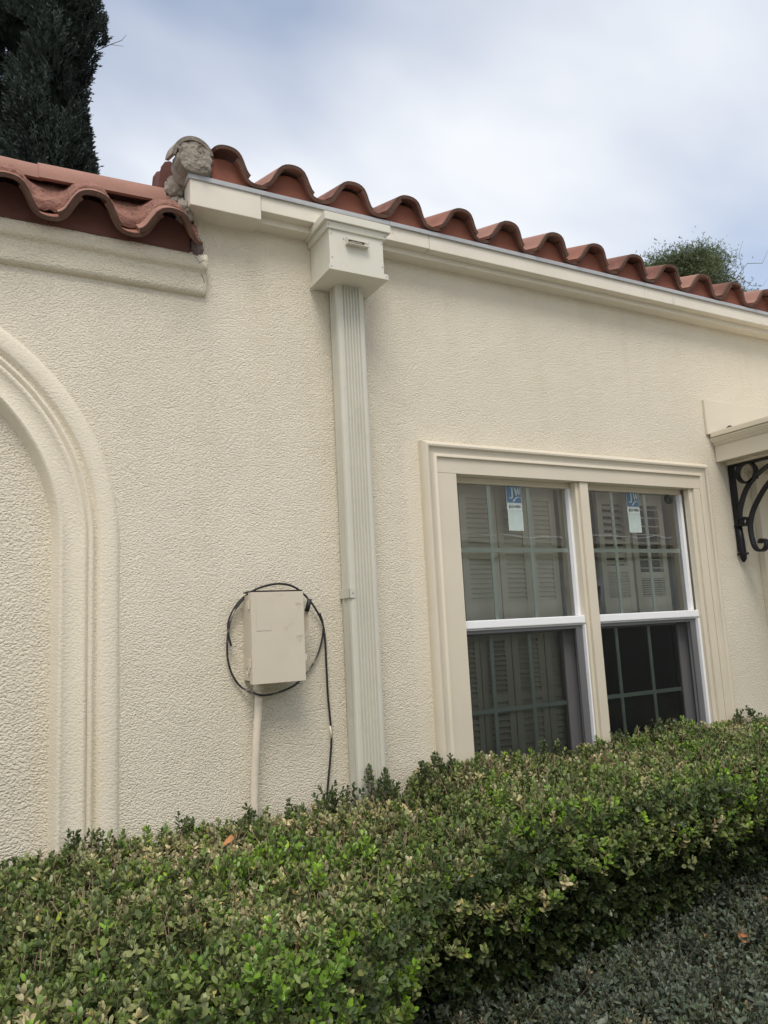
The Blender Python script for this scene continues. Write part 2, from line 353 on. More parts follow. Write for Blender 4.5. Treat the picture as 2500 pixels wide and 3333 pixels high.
# recessed panel of the arched niche
n_ = MB(); npan = [(ACX + .66 * math.cos(a), ACZ + .66 * math.sin(a)) for a in np.linspace(0, math.pi, 33)]
npan = [(ACX + .66, .2)] + npan + [(ACX - .66, .2)]
n_.add([(x, .045, z) for x, z in npan], [tuple(range(len(npan)))]); obj('niche_panel', n_, 'stucco_coarse', house)
# moulded surround, one profile carried up the jamb and round the arch: (radius, y)
prof = [(.636, .046), (.643, .030), (.650, .008), (.655, -.004), (.661, -.014), (.666, -.012), (.672, -.007), (.715, -.007), (.720, -.012),
        (.728, -.018), (.735, -.015), (.740, -.001), (.745, -.010), (.750, -.016), (.756, -.013), (.763, .006), (.769, .002), (.776, -.013), (.783, -.017),
        (.822, -.015), (.832, -.010), (.840, .002)]
path = [(0, -1, z) for z in np.linspace(.15, ACZ, 14)][:-1] + [(a, 0, 0) for a in np.linspace(0, math.pi, 73)] + [(0, 1, z) for z in np.linspace(ACZ, .15, 14)][1:]
sv, sf = [], []
for a, side, z in path:
    for r, y in prof:
        r2 = r + random.uniform(-.0006, .0006); y2 = y + random.uniform(-.0007, .0007)
        if side: sv.append((ACX - side * r2, y2, z))
        else: sv.append((ACX + r2 * math.cos(a), y2, ACZ + r2 * math.sin(a)))
k = len(prof)
for i in range(len(path) - 1):
    for j in range(k - 1): sf.append((i * k + j, i * k + j + 1, (i + 1) * k + j + 1, (i + 1) * k + j))
obj('arch_surround', MB().add(sv, sf), 'stucco_soft', house, smooth=True)

# stucco cornice under the low tiled coping
cp = [(.03, 2.826), (-.002, 2.827), (-.014, 2.830), (-.021, 2.836), (-.024, 2.846), (-.024, 2.875), (-.024, 2.902), (-.027, 2.911), (-.034, 2.915), (-.041, 2.920), (-.045, 2.930), (-.046, 2.950), (-.045, 2.972), (-.02, 2.976), (.03, 2.976)]
cv, cf = [], []
xs = np.r_[np.linspace(-4, 0, 12), np.linspace(.04, .735, 24)]
for i, x in enumerate(xs):
    for y, z in cp: cv.append((x, y + random.uniform(-.0003, .0003), z + random.uniform(-.0004, .0004) + .0015 * math.sin(x * 7)))
k = len(cp)
for i in range(len(xs) - 1):
    for j in range(k): cf.append((i * k + j, (i + 1) * k + j, (i + 1) * k + (j + 1) % k, i * k + (j + 1) % k))
cf += [tuple(range((len(xs) - 1) * k, len(xs) * k))]
obj('cornice', MB().add(cv, cf), 'stucco_cornice', house, smooth=True)

for pts in ([(.690, 2.955), (.705, 2.935), (.712, 2.915), (.722, 2.893), (.728, 2.872)], [(.706, 2.934), (.716, 2.945), (.727, 2.950)]):
    m = MB()
    for (xa_, za_), (xb_, zb_) in zip(pts[:-1], pts[1:]):
        ya_ = -.0475 if za_ > 2.915 else -.0255; yb_ = -.0475 if zb_ > 2.915 else -.0255
        m.add([(xa_ - .0009, ya_, za_), (xa_ + .0009, ya_, za_), (xb_ + .0009, yb_, zb_), (xb_ - .0009, yb_, zb_)], [(0, 1, 2, 3)])
    obj('crack', m, 'gap_dark', house)
# smooth plaster patch beside the window
pp = MB(); pz = np.linspace(.88, 2.345, 30); pv = []
for i, z in enumerate(pz):
    pv += [(1.538 + random.uniform(-.004, .004), .0012, z), (1.556 + random.uniform(-.003, .003), -.0022, z), (1.60, -.003, z), (1.625, -.003, z)]
pf = [(i * 4 + j, i * 4 + j + 1, i * 4 + j + 5, i * 4 + j + 4) for i in range(29) for j in range(3)]
obj('plaster_patch', MB().add(pv, pf), 'stucco_patch', house, smooth=True)

# eave: frieze board, fascia boards, drip edge
b = MB().box(.925, 7.2, -.060, .02, 3.134, 3.222); obj('frieze_board', b, 'fascia_paint', house, bevel=.003)
for x0, x1, y0, z0 in [(.660, .924, -.104, 3.121), (.926, 1.665, -.100, 3.160), (1.6665, 2.93, -.1005, 3.158), (2.9315, 4.6, -.100, 3.159), (4.602, 7.2, -.1003, 3.159)]:
    b = MB().box(x0, x1, y0, .01 if x0 > .7 else .06, z0, 3.2235); o = obj('fascia_board', b, 'fascia_paint', house, bevel=.0025)
    if x0 < .7: o['label'] = 'deeper boxed end piece of the eave board'
for x0, x1 in [(.652, 1.47), (1.4715, 3.9), (3.9015, 7.2)]:
    b = MB().box(x0, x1, -.109, .10, 3.2225, 3.2375); b.box(x0, x1, -.1095, -.107, 3.219, 3.2225); obj('drip_edge', b, 'flashing_metal', house, bevel=.0012)

# ---- clay tile roof
def wave(t, P):
    c = math.cos(2 * math.pi * t / P); return c * math.sqrt(1.45 / (c * c + .45))
def tile_mesh(name, half_from, half_to, A, off, P, L, mat, th=.013, seg=16, phase=0.0, taper=1.0):
    """arc tile following A*cos(2 pi t / P), extruded along +Y; front edge faces carry the weathered edge material"""
    mb = MB(); ts = np.linspace(half_from, half_to, seg + 1)
    rows = []
    for y, sc_ in ((0, 1.0), (.012, 1.0), (L, taper)):
        up, lo = [], []
        for t in ts:
            dz = A * (wave(t + 1e-4, P) - wave(t - 1e-4, P)) / 2e-4; nl = math.hypot(1, dz); nx, nz = -dz / nl, 1 / nl
            x, z = t * sc_, A * wave(t, P) + off
            up.append((x + nx * th / 2, y, z + nz * th / 2)); lo.append((x - nx * th / 2, y, z - nz * th / 2))
        rows.append((up, lo))
    n = seg + 1; vs = []
    for up, lo in rows: vs += up + lo
    fr, body = [], []
    for i in range(seg): fr.append((i, n + i, n + i + 1, i + 1))
    for r in range(2):
        o0, o1 = r * 2 * n, (r + 1) * 2 * n
        for i in range(seg):
            (fr if r == 0 else body).append((o0 + i, o0 + i + 1, o1 + i + 1, o1 + i))
            body.append((o0 + n + i, o1 + n + i, o1 + n + i + 1, o0 + n + i + 1))
        body += [(o0, o1, o1 + n, o0 + n), (o0 + seg, o0 + n + seg, o1 + n + seg, o1 + seg)]
    o1 = 4 * n; body += [(o1 + i, o1 + i + 1, o1 + n + i + 1, o1 + n + i) for i in range(seg)]
    mb.add(vs, body, 0); mb.f += [tuple(f) for f in fr]; mb.mi += [1] * len(fr)
    me = bpy.data.meshes.new(name); me.from_pydata(mb.v, [], mb.f)
    me.materials.append(MATS[mat]); me.materials.append(MATS['tile_edge']); me.polygons.foreach_set('material_index', mb.mi)
    me.polygons.foreach_set('use_smooth', [True] * len(me.polygons)); me.set_sharp_from_angle(angle=math.radians(50)); me.update()
    return me
P = 0.2562; A = .044; ZC = 3.2952; X0 = .785; SL = math.radians(17.5)
roof = empty('roof', (3.5, 1.5, 3.2)); attach(roof, house)
roof['label'] = 'main roof of red clay barrel tiles above the window'
rd = MB(); n0 = 4.2
rd.add([(.72, -.06, 3.228), (7.2, -.06, 3.228), (7.2, n0, 3.228 + n0 * math.tan(SL)), (.72, n0, 3.228 + n0 * math.tan(SL))], [(0, 1, 2, 3)])
rd.add([(.72, n0, 3.228), (.72, n0, 3.228 + n0 * math.tan(SL)), (.72, -.06, 3.222), (7.2, n0, 3.0), (7.2, n0, 3.228 + n0 * math.tan(SL)), (7.2, -.06, 3.222), (.72, n0, 3.0)], [(0, 1, 2), (3, 5, 4), (6, 3, 4, 1)])
obj('roof_deck', rd, 'closure', roof)
caps = [tile_mesh('cap_tile', -.39 * P, .36 * P, A, .0055, P, .44, m, taper=.93) for m in ('terracotta', 'terracotta_b', 'terracotta_c')]
pans = [tile_mesh('pan_tile', .16 * P, .85 * P, A, -.0055, P, .44, m) for m in ('terracotta_b', 'terracotta', 'terracotta_b')]
NCOL = 21
cap_first = tile_mesh('cap_tile', -.17 * P, .36 * P, A, .0055, P, .44, 'terracotta_b')
for r_ in range(4):
    y0 = -.132 + r_ * .36 * math.cos(SL); z0 = ZC + r_ * (.36 * math.sin(SL) + .004)
    for i in range(NCOL if r_ < 2 else 20):
        x = X0 + i * P; dz = (.012 if i == 0 else 0) + random.uniform(-.003, .003); k = random.randrange(3)
        if not (r_ == 0 and i == -1):
            inst('cap_tile', caps[k] if i else cap_first, roof, (x + random.uniform(-.004, .004), y0 + random.uniform(-.010, .008), z0 + dz), (SL + random.uniform(-.02, .02), random.uniform(-.05, .05), random.uniform(-.025, .025)))
        inst('pan_tile', pans[random.randrange(3)], roof, (x, y0 + .004 + random.uniform(-.004, .004), z0 + random.uniform(-.002, .002)), (SL, random.uniform(-.012, .012), random.uniform(-.006, .006)))
# clay closures ("bird stops") under each cap, jointed below each pan
for i in range(NCOL):
    x = X0 + i * P; lo, hi = -.497 * P, .497 * P
    if i == 0: lo = -.045
    ts = np.linspace(lo, hi, 17); top = [(x + t, max(3.2385, ZC - .008 + (A * .97) * wave(t, P))) for t in ts]
    pr = [(x + lo, 3.2378)] + [(a, b) for a, b in top] + [(x + hi, 3.2378)]
    mb = MB(); n = len(pr); yf = -.098 + random.uniform(-.002, .002)
    mb.add([(a, yf, b) for a, b in pr] + [(a, -.06, b) for a, b in pr], [tuple(range(n - 1, -1, -1)), tuple(range(n, 2 * n))] + [(j, (j + 1) % n, (j + 1) % n + n, j + n) for j in range(n)])
    obj('closure_tile', mb, 'closure', roof)

# rake tile at the left end of the eave, its end packed with mortar
def barrel(name, r0, a0, a1, L, mats, parent, M, th=.014, seg=16):
    mb = MB(); an = np.linspace(a0, a1, seg + 1); n = seg + 1; vs = []
    for y in (0, L):
        for rr in (r0 + th / 2, r0 - th / 2): vs += [(rr * math.cos(a) , y, rr * math.sin(a)) for a in an]
    fr = [(i, n + i, n + i + 1, i + 1) for i in range(seg)]; bd = []
    for i in range(seg): bd += [(i, i + 1, 2 * n + i + 1, 2 * n + i), (n + i, 3 * n + i, 3 * n + i + 1, n + i + 1), (2 * n + i, 2 * n + i + 1, 3 * n + i + 1, 3 * n + i)]
    bd += [(0, 2 * n, 3 * n, n), (seg, n + seg, 3 * n + seg, 2 * n + seg)]
    mb.add(vs, bd, 0); mb.f += fr; mb.mi += [1] * len(fr)
    mb.v = [tuple(M @ Vector(v)) for v in mb.v]
    return obj(name, mb, mats, parent, smooth='auto')
def lump(name, c, rad, mat, parent, amp=.25, seed=0, freq=3.0, sub=4):
    """rough packed mortar: an ellipsoid broken up by several scales of noise"""
    from mathutils import noise as mn
    bm = bmesh.new(); bmesh.ops.create_icosphere(bm, subdivisions=sub, radius=1)
    for v in bm.verts:
        d = v.co.normalized(); q = d * freq + Vector((seed * 7.1, seed * 3.3, seed))
        k = 1 + amp * (mn.noise(q) + .5 * mn.noise(q * 2.3) + .3 * mn.noise(q * 5.1))
        v.co = Vector((d.x * rad[0] * k + c[0], d.y * rad[1] * k + c[1], d.z * rad[2] * k + c[2]))
    me = bpy.data.meshes.new(name); bm.to_mesh(me); bm.free(); me.materials.append(MATS[mat])
    me.polygons.foreach_set('use_smooth', [True] * len(me.polygons))
    o = bpy.data.objects.new(name, me); C.objects.link(o)
    if parent: attach(o, parent)
    return o
Mr = Matrix.Translation((.672, -.112, 3.294)) @ Matrix.Rotation(math.radians(-8), 4, 'Y') @ Matrix.Rotation(SL, 4, 'X')
barrel('rake_tile', .070, math.radians(14), math.radians(172), .10, ['grey_mortar', 'grey_mortar'], roof, Mr, th=.013)
def plug():
    """mortar trowelled flush into the open end of the rake tile"""
    from mathutils import noise as mn
    mb = MB(); na, nr_ = 72, 26; vs = []
    for j in range(nr_ + 1):
        for i in range(na):
            a = 2 * math.pi * i / na; q = j / nr_
            sa, ca = math.sin(a), math.cos(a); x = .674 + (.066 * q * ca if sa >= 0 else .060 * q * math.copysign(abs(ca) ** .6, ca)); z = 3.292 + (.068 * q * sa if sa > 0 else -.056 * q * abs(sa) ** .6); x += .014 * q * mn.noise(Vector((ca * 3, sa * 3, 1)))
            k = mn.noise(Vector((x * 14, z * 14, 2))) * .005 + mn.noise(Vector((x * 45, z * 45, 31))) * .004 - .007 * (abs(mn.noise(Vector((x * 16, z * 16, 44)))) < .022) + mn.noise(Vector((x * 110, z * 110, 7))) * .003
            vs.append((x, -.122 - .010 * (1 - q * q) + k + .05 * (j == nr_), z))
    fs = [(j * na + i, j * na + (i + 1) % na, (j + 1) * na + (i + 1) % na, (j + 1) * na + i) for j in range(nr_) for i in range(na)]
    o = obj('mortar_plug', mb.add(vs, fs), 'grey_mortar', roof, smooth=True)
plug()
lump('mortar_plug', (.672, -.045, 3.285), (.062, .045, .066), 'grey_mortar', roof, .10, 1, 2.2)
lump('mortar_plug', (.706, -.062, 3.258), (.052, .042, .036), 'grey_mortar', roof, .25, 2)
lump('mortar_plug', (.742, -.03, 3.345), (.026, .05, .018), 'grey_mortar', roof, .3, 6)
lump('mortar_plug', (.640, .02, 3.235), (.040, .05, .055), 'grey_mortar', roof, .3, 3)
# tile set on edge down the left flank of the roof, with its clay backing
fo = [(.640, 3.14), (.597, 3.14), (.590, 3.20), (.588, 3.27), (.594, 3.325), (.607, 3.348), (.622, 3.354), (.640, 3.345)]
fn = len(fo); fm = MB().add([(x, .035, z) for x, z in fo] + [(x, .17, z + .04) for x, z in fo], [tuple(range(fn - 1, -1, -1)), tuple(range(fn, 2 * fn))] + [(i, i + fn, (i + 1) % fn + fn, (i + 1) % fn) for i in range(fn)])
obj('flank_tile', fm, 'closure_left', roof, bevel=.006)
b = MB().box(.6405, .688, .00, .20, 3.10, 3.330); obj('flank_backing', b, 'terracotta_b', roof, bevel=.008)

# ---- low tiled coping on the left
coping = empty('coping', (0, 0, 2.95)); attach(coping, house)
coping['label'] = 'low tiled coping with red mortar over the arched wall'
PL = .2588; AL = .046; ZL = 3.0108; XL = .592; SC = math.radians(36); CY = -.125
capsL = [tile_mesh('coping_cap', -.40 * PL, (.36 if k else .43) * PL, AL, .006, PL, .22, m, th=.014) for k, m in enumerate(('terracotta_c', 'terracotta', 'terracotta_c'))]
pansL = tile_mesh('coping_pan', .15 * PL, .86 * PL, AL, -.006, PL, .22, 'terracotta', th=.014)
for i in range(16):
    x = XL - i * PL
    inst('cap_tile', capsL[0 if i == 0 else 1 + i % 2], coping, (x + random.uniform(-.003, .003), CY + random.uniform(-.008, .004), ZL + random.uniform(-.003, .003)), (SC, random.uniform(-.02, .02), random.uniform(-.03, .03)))
    if i: inst('pan_tile', pansL, coping, (x, CY + .004, ZL), (SC, 0, random.uniform(-.01, .01)))
    lo, hi = (-.497 * PL, .497 * PL) if i else (-.497 * PL, .30 * PL)
    ts = np.linspace(lo, hi, 15); pr = [(x + lo, 2.968)] + [(x + t, ZL + .031 + AL * .96 * wave(t, PL)) for t in ts] + [(x + hi, 2.966)]
    n = len(pr); mb = MB(); mb.add([(a, -.050, b) for a, b in pr] + [(a, -.01, b) for a, b in pr], [tuple(range(n - 1, -1, -1)), tuple(range(n, 2 * n))] + [(j, (j + 1) % n, (j + 1) % n + n, j + n) for j in range(n)])
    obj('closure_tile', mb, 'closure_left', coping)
lump('mortar_plug', (.698, -.030, 2.995), (.026, .030, .042), 'dark_mortar', coping, .22, 4)
# mortar bedding over the tiles up to the ridge
from mathutils import noise as mnoise
nx, ny = 260, 46; mv = []
for j in range(ny):
    sj = .052 + j / (ny - 1) * .21
    for i in range(nx):
        x = -1.0 + i / (nx - 1) * 1.70; t = x - XL
        front = .016 * (mnoise.noise(Vector((x * 9, 3.1, 0))) + .6 * mnoise.noise(Vector((x * 31, 1.7, 0))))
        q = wave(t, PL); s_ = sj + (front + .020 * (q < 0) * (-q) if j < 30 else 0) * (1 - j / 45)
        base = AL * q * (1 - .35 * min(1, j / 30)) if q > 0 else AL * q * (.72 - .5 * min(1, j / 38))
        h = base + .0135 + .006 * (j > 0) + .012 * min(1, j / 14) + .007 * mnoise.noise(Vector((x * 22, s_ * 24, 5))) + .004 * mnoise.noise(Vector((x * 60, s_ * 60, 2))) + .002 * mnoise.noise(Vector((x * 150, s_ * 150, 9)))
        # a smooth bare hollow in the middle of each valley
        if q < -.35 and 11 < j < 27: h -= .011 * min(1, (-q - .35) * 4) * min(1, (j - 11) / 4, (27 - j) / 4)
        if j == 0: h -= .022
        mv.append((x, CY + s_ * math.cos(SC) - h * math.sin(SC), ZL + s_ * math.sin(SC) + h * math.cos(SC)))
mf = [(j * nx + i, j * nx + i + 1, (j + 1) * nx + i + 1, (j + 1) * nx + i) for j in range(ny - 1) for i in range(nx - 1)]
obj('mortar_bed', MB().add(mv, mf), 'red_mortar', coping, smooth=True)
for k, (x0, x1, dz, rr) in enumerate([(-1.62, -.98, .002, .080), (-1.02, -.42, .004, .080), (-.46, .19, .000, .076), (.176, .60, .012, .082)]):
    M = Matrix.Translation((x1, .085, 3.158 + dz)) @ Matrix.Rotation(math.radians(90), 4, 'Z') @ Matrix.Rotation(math.radians(0.6 if k < 3 else -1.6), 4, 'X')
    barrel('ridge_tile', rr, 0, math.pi, x1 - x0, ['terracotta_c', 'terracotta'], coping, M, th=.018)
lump('mortar_plug', (.615, .075, 3.175), (.085, .075, .062), 'red_mortar', coping, .18, 9, 4)
lump('mortar_plug', (.648, -.045, 3.115), (.030, .035, .045), 'grey_mortar', coping, .35, 5, 4)
lump('mortar_plug', (.640, .01, 3.165), (.032, .04, .035), 'grey_mortar', coping, .35, 8, 4)
b = MB().box(-4, .70, -.04, .25, 2.94, 2.975); b.box(-4, .70, .04, .16, 2.975, 3.16); obj('coping_core', b, 'red_mortar', coping)

# ------------------------------------------------------------------ the double window
win = empty('window', (2.5, 0, .9)); attach(win, house); win['label'] = 'paired sash window with moulded cream casing, white meeting rails and grilles'
XA, XB, ZT, ZB = 1.612, 3.338, 2.352, .80
def casing_ring(prof):
    """profile (inset from the outer edge, y) carried down both sides and over the head with mitred corners"""
    vs = []
    for ins, y in prof: vs += [(XA + ins, y, ZB), (XA + ins, y, ZT - ins), (XB - ins, y, ZT - ins), (XB - ins, y, ZB)]
    return MB().add(vs, [(4 * i + j, 4 * i + j + 1, 4 * i + j + 5, 4 * i + j + 4) for i in range(len(prof) - 1) for j in range(3)])
cas = [(0, 0.0), (0, -.022), (.004, -.030), (.010, -.041), (.018, -.046), (.025, -.044), (.030, -.034), (.034, -.032), (.052, -.030), (.060, -.036), (.066, -.036), (.069, -.029), (.070, -.026)]
obj('casing', casing_ring(cas), 'trim_paint', win, smooth='auto')
b = MB().box(XA + .070, XB - .070, -.026, .02, 2.220, ZT - .069); obj('head_board', b, 'trim_paint', win, bevel=.0015)
b = MB().box(XA + .070, 1.776, -.0255, .02, ZB, 2.2195); obj('jamb_board', b, 'trim_paint', win, bevel=.002)
b = MB().box(3.222, XB - .070, -.0255, .02, ZB, 2.2195); obj('jamb_board', b, 'trim_paint', win, bevel=.002)
b = MB().box(3.195, 3.2215, -.014, .02, ZB, 2.2195); obj('jamb_stop', b, 'trim_paint', win, bevel=.003)
b = MB().box(2.462, 2.512, -.018, .03, ZB, 2.2195); b.box(2.4435, 2.4615, -.006, .03, ZB, 2.2195); obj('mullion', b, 'trim_paint', win, bevel=.003)
b = MB().box(1.70, 3.30, .02, .16, 2.2205, 2.29); b.box(1.70, 1.7765, .02, .16, ZB, 2.2205); b.box(3.2205, 3.30, .02, .16, ZB, 2.2205); b.box(2.45, 2.505, .03, .16, ZB, 2.2205)
obj('jamb_liner', b, 'trim_paint', win)
b = MB().box(1.56, 3.39, -.06, .10, .76, ZB); obj('sill', b, 'trim_paint', win, bevel=.006)
for ui, (xl, xr) in enumerate([(1.777, 2.449), (2.506, 3.220)]):
    # white vinyl frame
    xr_o = xr if ui == 0 else 3.194
    b = MB().box(xl, xr_o, .034, .075, 2.196, 2.2200); obj('head_rail', b, 'trim_paint', win, bevel=.002)
    b = MB().box(xr_o - .018, xr_o, .030, .075, 1.612, 2.1955); obj('sash_stile', b, 'white_vinyl', win, bevel=.002)
    b = MB().box(xl, xl + .022, .034, .075, 1.612, 2.1955); obj('sash_stile', b, 'white_vinyl', win, bevel=.002)
    b = MB().box(xl, xr_o + .004, .006, .075, 1.578, 1.6115); b.box(xl, xr_o + .002, .016, .075, 1.570, 1.578); obj('meeting_rail', b, 'white_vinyl', win, bevel=.004)
    b = MB().box(xr_o - .012, xr_o + .0015, .004, .075, ZB, 1.5695); obj('side_channel', b, 'white_vinyl', win, bevel=.002)
    b = MB().box(xl, xl + .010, .012, .075, ZB, 1.5695); obj('side_channel', b, 'white_vinyl', win, bevel=.002)
    gx0, gx1 = xl + .022, xr_o - .018
    b = MB().quad((gx0 - .004, .052, 1.608), (gx1 + .004, .052, 1.608), (gx1 + .004, .052, 2.20), (gx0 - .004, .052, 2.20)); obj('pane', b, 'glass', win)
    # grille between the panes
    wv = (gx1 - gx0)
    for fr_ in (.315, .66):
        b = MB().box(gx0 + wv * fr_ - .009, gx0 + wv * fr_ + .009, .060, .066, 1.612, 2.196); obj('muntin', b, 'muntin', win)
    b = MB().box(gx0, gx1, .0605, .0655, 1.902, 1.920); obj('muntin', b, 'muntin', win)
    # lower sash behind an insect screen
    b = MB().box(xr_o - .050, xr_o - .013, .020, .030, ZB, 1.569); obj('screen_frame', b, 'grey_vinyl', win, bevel=.001)
    b = MB().box(xl + .0105, xl + .022, .020, .030, ZB, 1.569); b.box(xl + .022, xr_o - .050, .020, .030, 1.556, 1.569); obj('screen_frame', b, 'grey_vinyl', win, bevel=.001)
    b = MB().quad((xl + .02, .026, ZB), (xr_o - .049, .026, ZB), (xr_o - .049, .026, 1.558), (xl + .02, .026, 1.558)); obj('insect_screen', b, 'insect_mesh', win)
    b = MB().box(xr_o - .075, xr_o - .014, .078, .11, ZB, 1.5695); b.box(xl + .012, xl + .05, .078, .11, ZB, 1.5695); b.box(xl + .05, xr_o - .075, .078, .11, 1.545, 1.5695); obj('lower_sash', b, 'sash_grey', win, bevel=.002)
    b = MB().quad((xl + .045, .088, ZB), (xr_o - .07, .088, ZB), (xr_o - .07, .088, 1.55), (xl + .045, .088, 1.55)); obj('pane', b, 'glass_lower', win)
    for fr_ in (.30, .66):
        xm = xl + .03 + (xr_o - xl - .09) * fr_
        b = MB().box(xm - .009, xm + .009, .094, .100, ZB, 1.548); obj('muntin', b, 'muntin', win)
    b = MB().box(xl + .04, xr_o - .07, .0945, .0995, 1.222, 1.240); obj('muntin', b, 'muntin', win)
# the room behind
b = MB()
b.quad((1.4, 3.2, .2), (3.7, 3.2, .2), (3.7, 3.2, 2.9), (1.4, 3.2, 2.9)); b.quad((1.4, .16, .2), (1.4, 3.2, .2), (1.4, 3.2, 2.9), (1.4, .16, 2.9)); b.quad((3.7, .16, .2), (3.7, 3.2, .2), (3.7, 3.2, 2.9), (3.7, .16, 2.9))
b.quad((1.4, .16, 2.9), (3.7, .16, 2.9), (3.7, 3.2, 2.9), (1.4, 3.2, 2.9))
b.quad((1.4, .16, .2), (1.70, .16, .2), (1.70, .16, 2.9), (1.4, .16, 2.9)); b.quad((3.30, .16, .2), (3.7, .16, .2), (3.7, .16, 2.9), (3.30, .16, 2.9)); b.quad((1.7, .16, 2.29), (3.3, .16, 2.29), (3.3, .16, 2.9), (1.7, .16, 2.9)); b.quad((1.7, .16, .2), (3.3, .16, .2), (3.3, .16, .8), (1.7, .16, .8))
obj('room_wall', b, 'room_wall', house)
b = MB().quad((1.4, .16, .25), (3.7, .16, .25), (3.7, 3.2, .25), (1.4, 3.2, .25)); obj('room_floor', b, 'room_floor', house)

# interior louvred shutters
def shutter(x0, x1, z0, z1, zdiv, tilt, ori, label, group, nl, st=.034, yc=.140):
    x0, x1 = x0 * .9786, x1 * .9786; z0, z1, zdiv = (1.6 + (q - 1.6) * .9786 for q in (z0, z1, zdiv))
    e = thing('interior_shutter', ((x0 + x1) / 2, yc, z0), label, 'shutter', group)
    a = math.radians(ori); M = Matrix.Translation(((x0 + x1) / 2, yc, 0)) @ Matrix.Rotation(a, 4, 'Z')
    hw = (x1 - x0) / 2 - .0015
    def bx(name, *q):
        mb = MB().box(*q); mb.v = [tuple(M @ Vector(v)) for v in mb.v]; return obj(name, mb, 'shutter_paint', e, bevel=.0015)
    bx('stile', -hw, -hw + st, -.012, .012, z0, z1); bx('stile', hw - st, hw, -.012, .012, z0, z1)
    zl0, zl1 = z0 + (.10 if z0 > 1.5 else .09), z1 - .060
    bx('rail', -hw + st, hw - st, -.0115, .0115, z0, zl0); bx('rail', -hw + st, hw - st, -.0115, .0115, zl1, z1); bx('rail', -hw + st, hw - st, -.0115, .0115, zdiv - .016, zdiv + .016)
    lm = MB().box(-hw + st, hw - st, -.016, .016, -.0028, .0028); lme = None
    for q0, q1, n in ((zl0, zdiv - .016, nl), (zdiv + .016, zl1, nl)):
        for i in range(n):
            z = q0 + (i + .5) * (q1 - q0) / n
            if lme is None:
                o = obj('louver', lm, 'shutter_paint', None, bevel=.001); lme = o.data
            else: o = bpy.data.objects.new('louver', lme); C.objects.link(o)
            o.matrix_basis = M @ Matrix.Translation((0, 0, z)) @ Matrix.Rotation(math.radians(tilt + random.uniform(-3, 3)), 4, 'X'); attach(o, e)
    return e
G1 = 'upper shutters behind the left sash'; G2 = 'lower shutters behind the left insect screen'; G3 = 'upper shutters behind the right sash'
shutter(1.925, 2.128, 1.59, 2.225, 1.925, 58, 0, 'cream louvred shutter leaf nearest the left edge, upper left sash', G1, 10)
shutter(2.130, 2.310, 1.59, 2.225, 1.925, 58, 0, 'cream louvred shutter leaf behind the sticker of the upper left sash', G1, 10)
shutter(2.312, 2.482, 1.59, 2.225, 1.925, 58, 0, 'third cream louvred shutter leaf from the left, upper left sash', G1, 10)
shutter(2.484, 2.610, 1.59, 2.225, 1.925, 52, 38, 'narrow half folded shutter leaf beside the mullion, upper left sash', G1, 10, .026)
shutter(1.880, 1.986, .86, 1.580, 1.268, 40, 0, 'dark sliver of shutter leaf at far left behind the screen', G2, 11, .026)
shutter(1.988, 2.160, .86, 1.580, 1.268, 32, 0, 'shutter leaf with dark open slats behind the left screen', G2, 11)
shutter(2.162, 2.350, .86, 1.580, 1.268, 50, 0, 'middle shutter leaf behind the left screen, slats nearly shut', G2, 11)
shutter(2.352, 2.545, .86, 1.580, 1.268, 56, 0, 'right shutter leaf behind the left screen, next to the mullion', G2, 11)
shutter(2.755, 2.970, 1.59, 2.225, 1.835, 40, 0, 'cream shutter leaf at left of the upper right sash', G3, 9)
shutter(2.985, 3.225, 1.59, 2.225, 1.800, 8, 0, 'shutter leaf with wide open slats and dark gaps, upper right sash', G3, 8)

# stickers on the panes
def sticker(x0, x1, z0, z1, label):
    e = thing('window_sticker', ((x0 + x1) / 2, .050, z0), label, 'sticker', 'maker stickers on the upper panes'); W_ = x1 - x0; H = z1 - z0
    y = .0495; zs = z0 + H * .44; zb = z0 + H * .60
    obj('tail', MB().box(x0 + W_ * .03, x1, y, y + .0006, z0, zs), 'sticker_pale', e)
    obj('card', MB().box(x0, x1 - W_ * .02, y - .0008, y, zs - .001, z1), 'sticker_white', e)
    obj('blue_field', MB().box(x0 + W_ * .03, x1 - W_ * .05, y - .0014, y - .0009, zb, z1 - .001), 'sticker_blue', e)
    cx_ = (x0 + x1) / 2; u = W_; zt = z1 - H * .06; h = H * .20; yl = y - .0018
    m = MB()
    def poly(pts): m.add([(cx_ + a * u, yl, zt - h + b * h) for a, b in pts], [tuple(range(len(pts)))])
    poly([(-.16, 1.0), (-.16, .04), (-.07, .04), (-.07, 1.0)]); poly([(-.24, 1.0), (-.24, .93), (.0, .93), (.0, 1.0)])                      # J stem, serif
    poly([(-.07, .05), (-.09, -.16), (-.17, -.27), (-.27, -.25), (-.33, -.12), (-.27, -.09), (-.23, -.15), (-.17, -.12), (-.16, .05)])      # J hook
    poly([(.02, 1.0), (.12, .06), (.18, .06), (.11, 1.0)]); poly([(.13, .06), (.19, .06), (.26, 1.0), (.22, 1.0)])
    poly([(.20, 1.0), (.29, .12), (.35, .12), (.29, 1.0)]); poly([(.30, .12), (.35, .12), (.43, 1.0), (.39, 1.0)]); poly([(-.02, 1.0), (-.02, .94), (.16, .94), (.16, 1.0)]); poly([(.34, 1.0), (.34, .94), (.48, .94), (.48, 1.0)])
    poly([(-.12, -.52), (-.03, -.60), (.10, -.28), (.22, -.12), (.34, -.09), (.44, -.13), (.44, -.09), (.34, -.02), (.22, -.02), (.06, -.16)])  # swoosh
    obj('monogram', m, 'sticker_white', e)
    t = text_mesh('lettering', 'JELD-WEN', H * .085, 0.0003, 'print_black', 0, .78)
    inst('lettering', t, e, (cx_, yl, z0 + H * .515), STAND)
sticker(2.086, 2.172, 1.996, 2.204, 'blue and white maker sticker on the upper left pane')
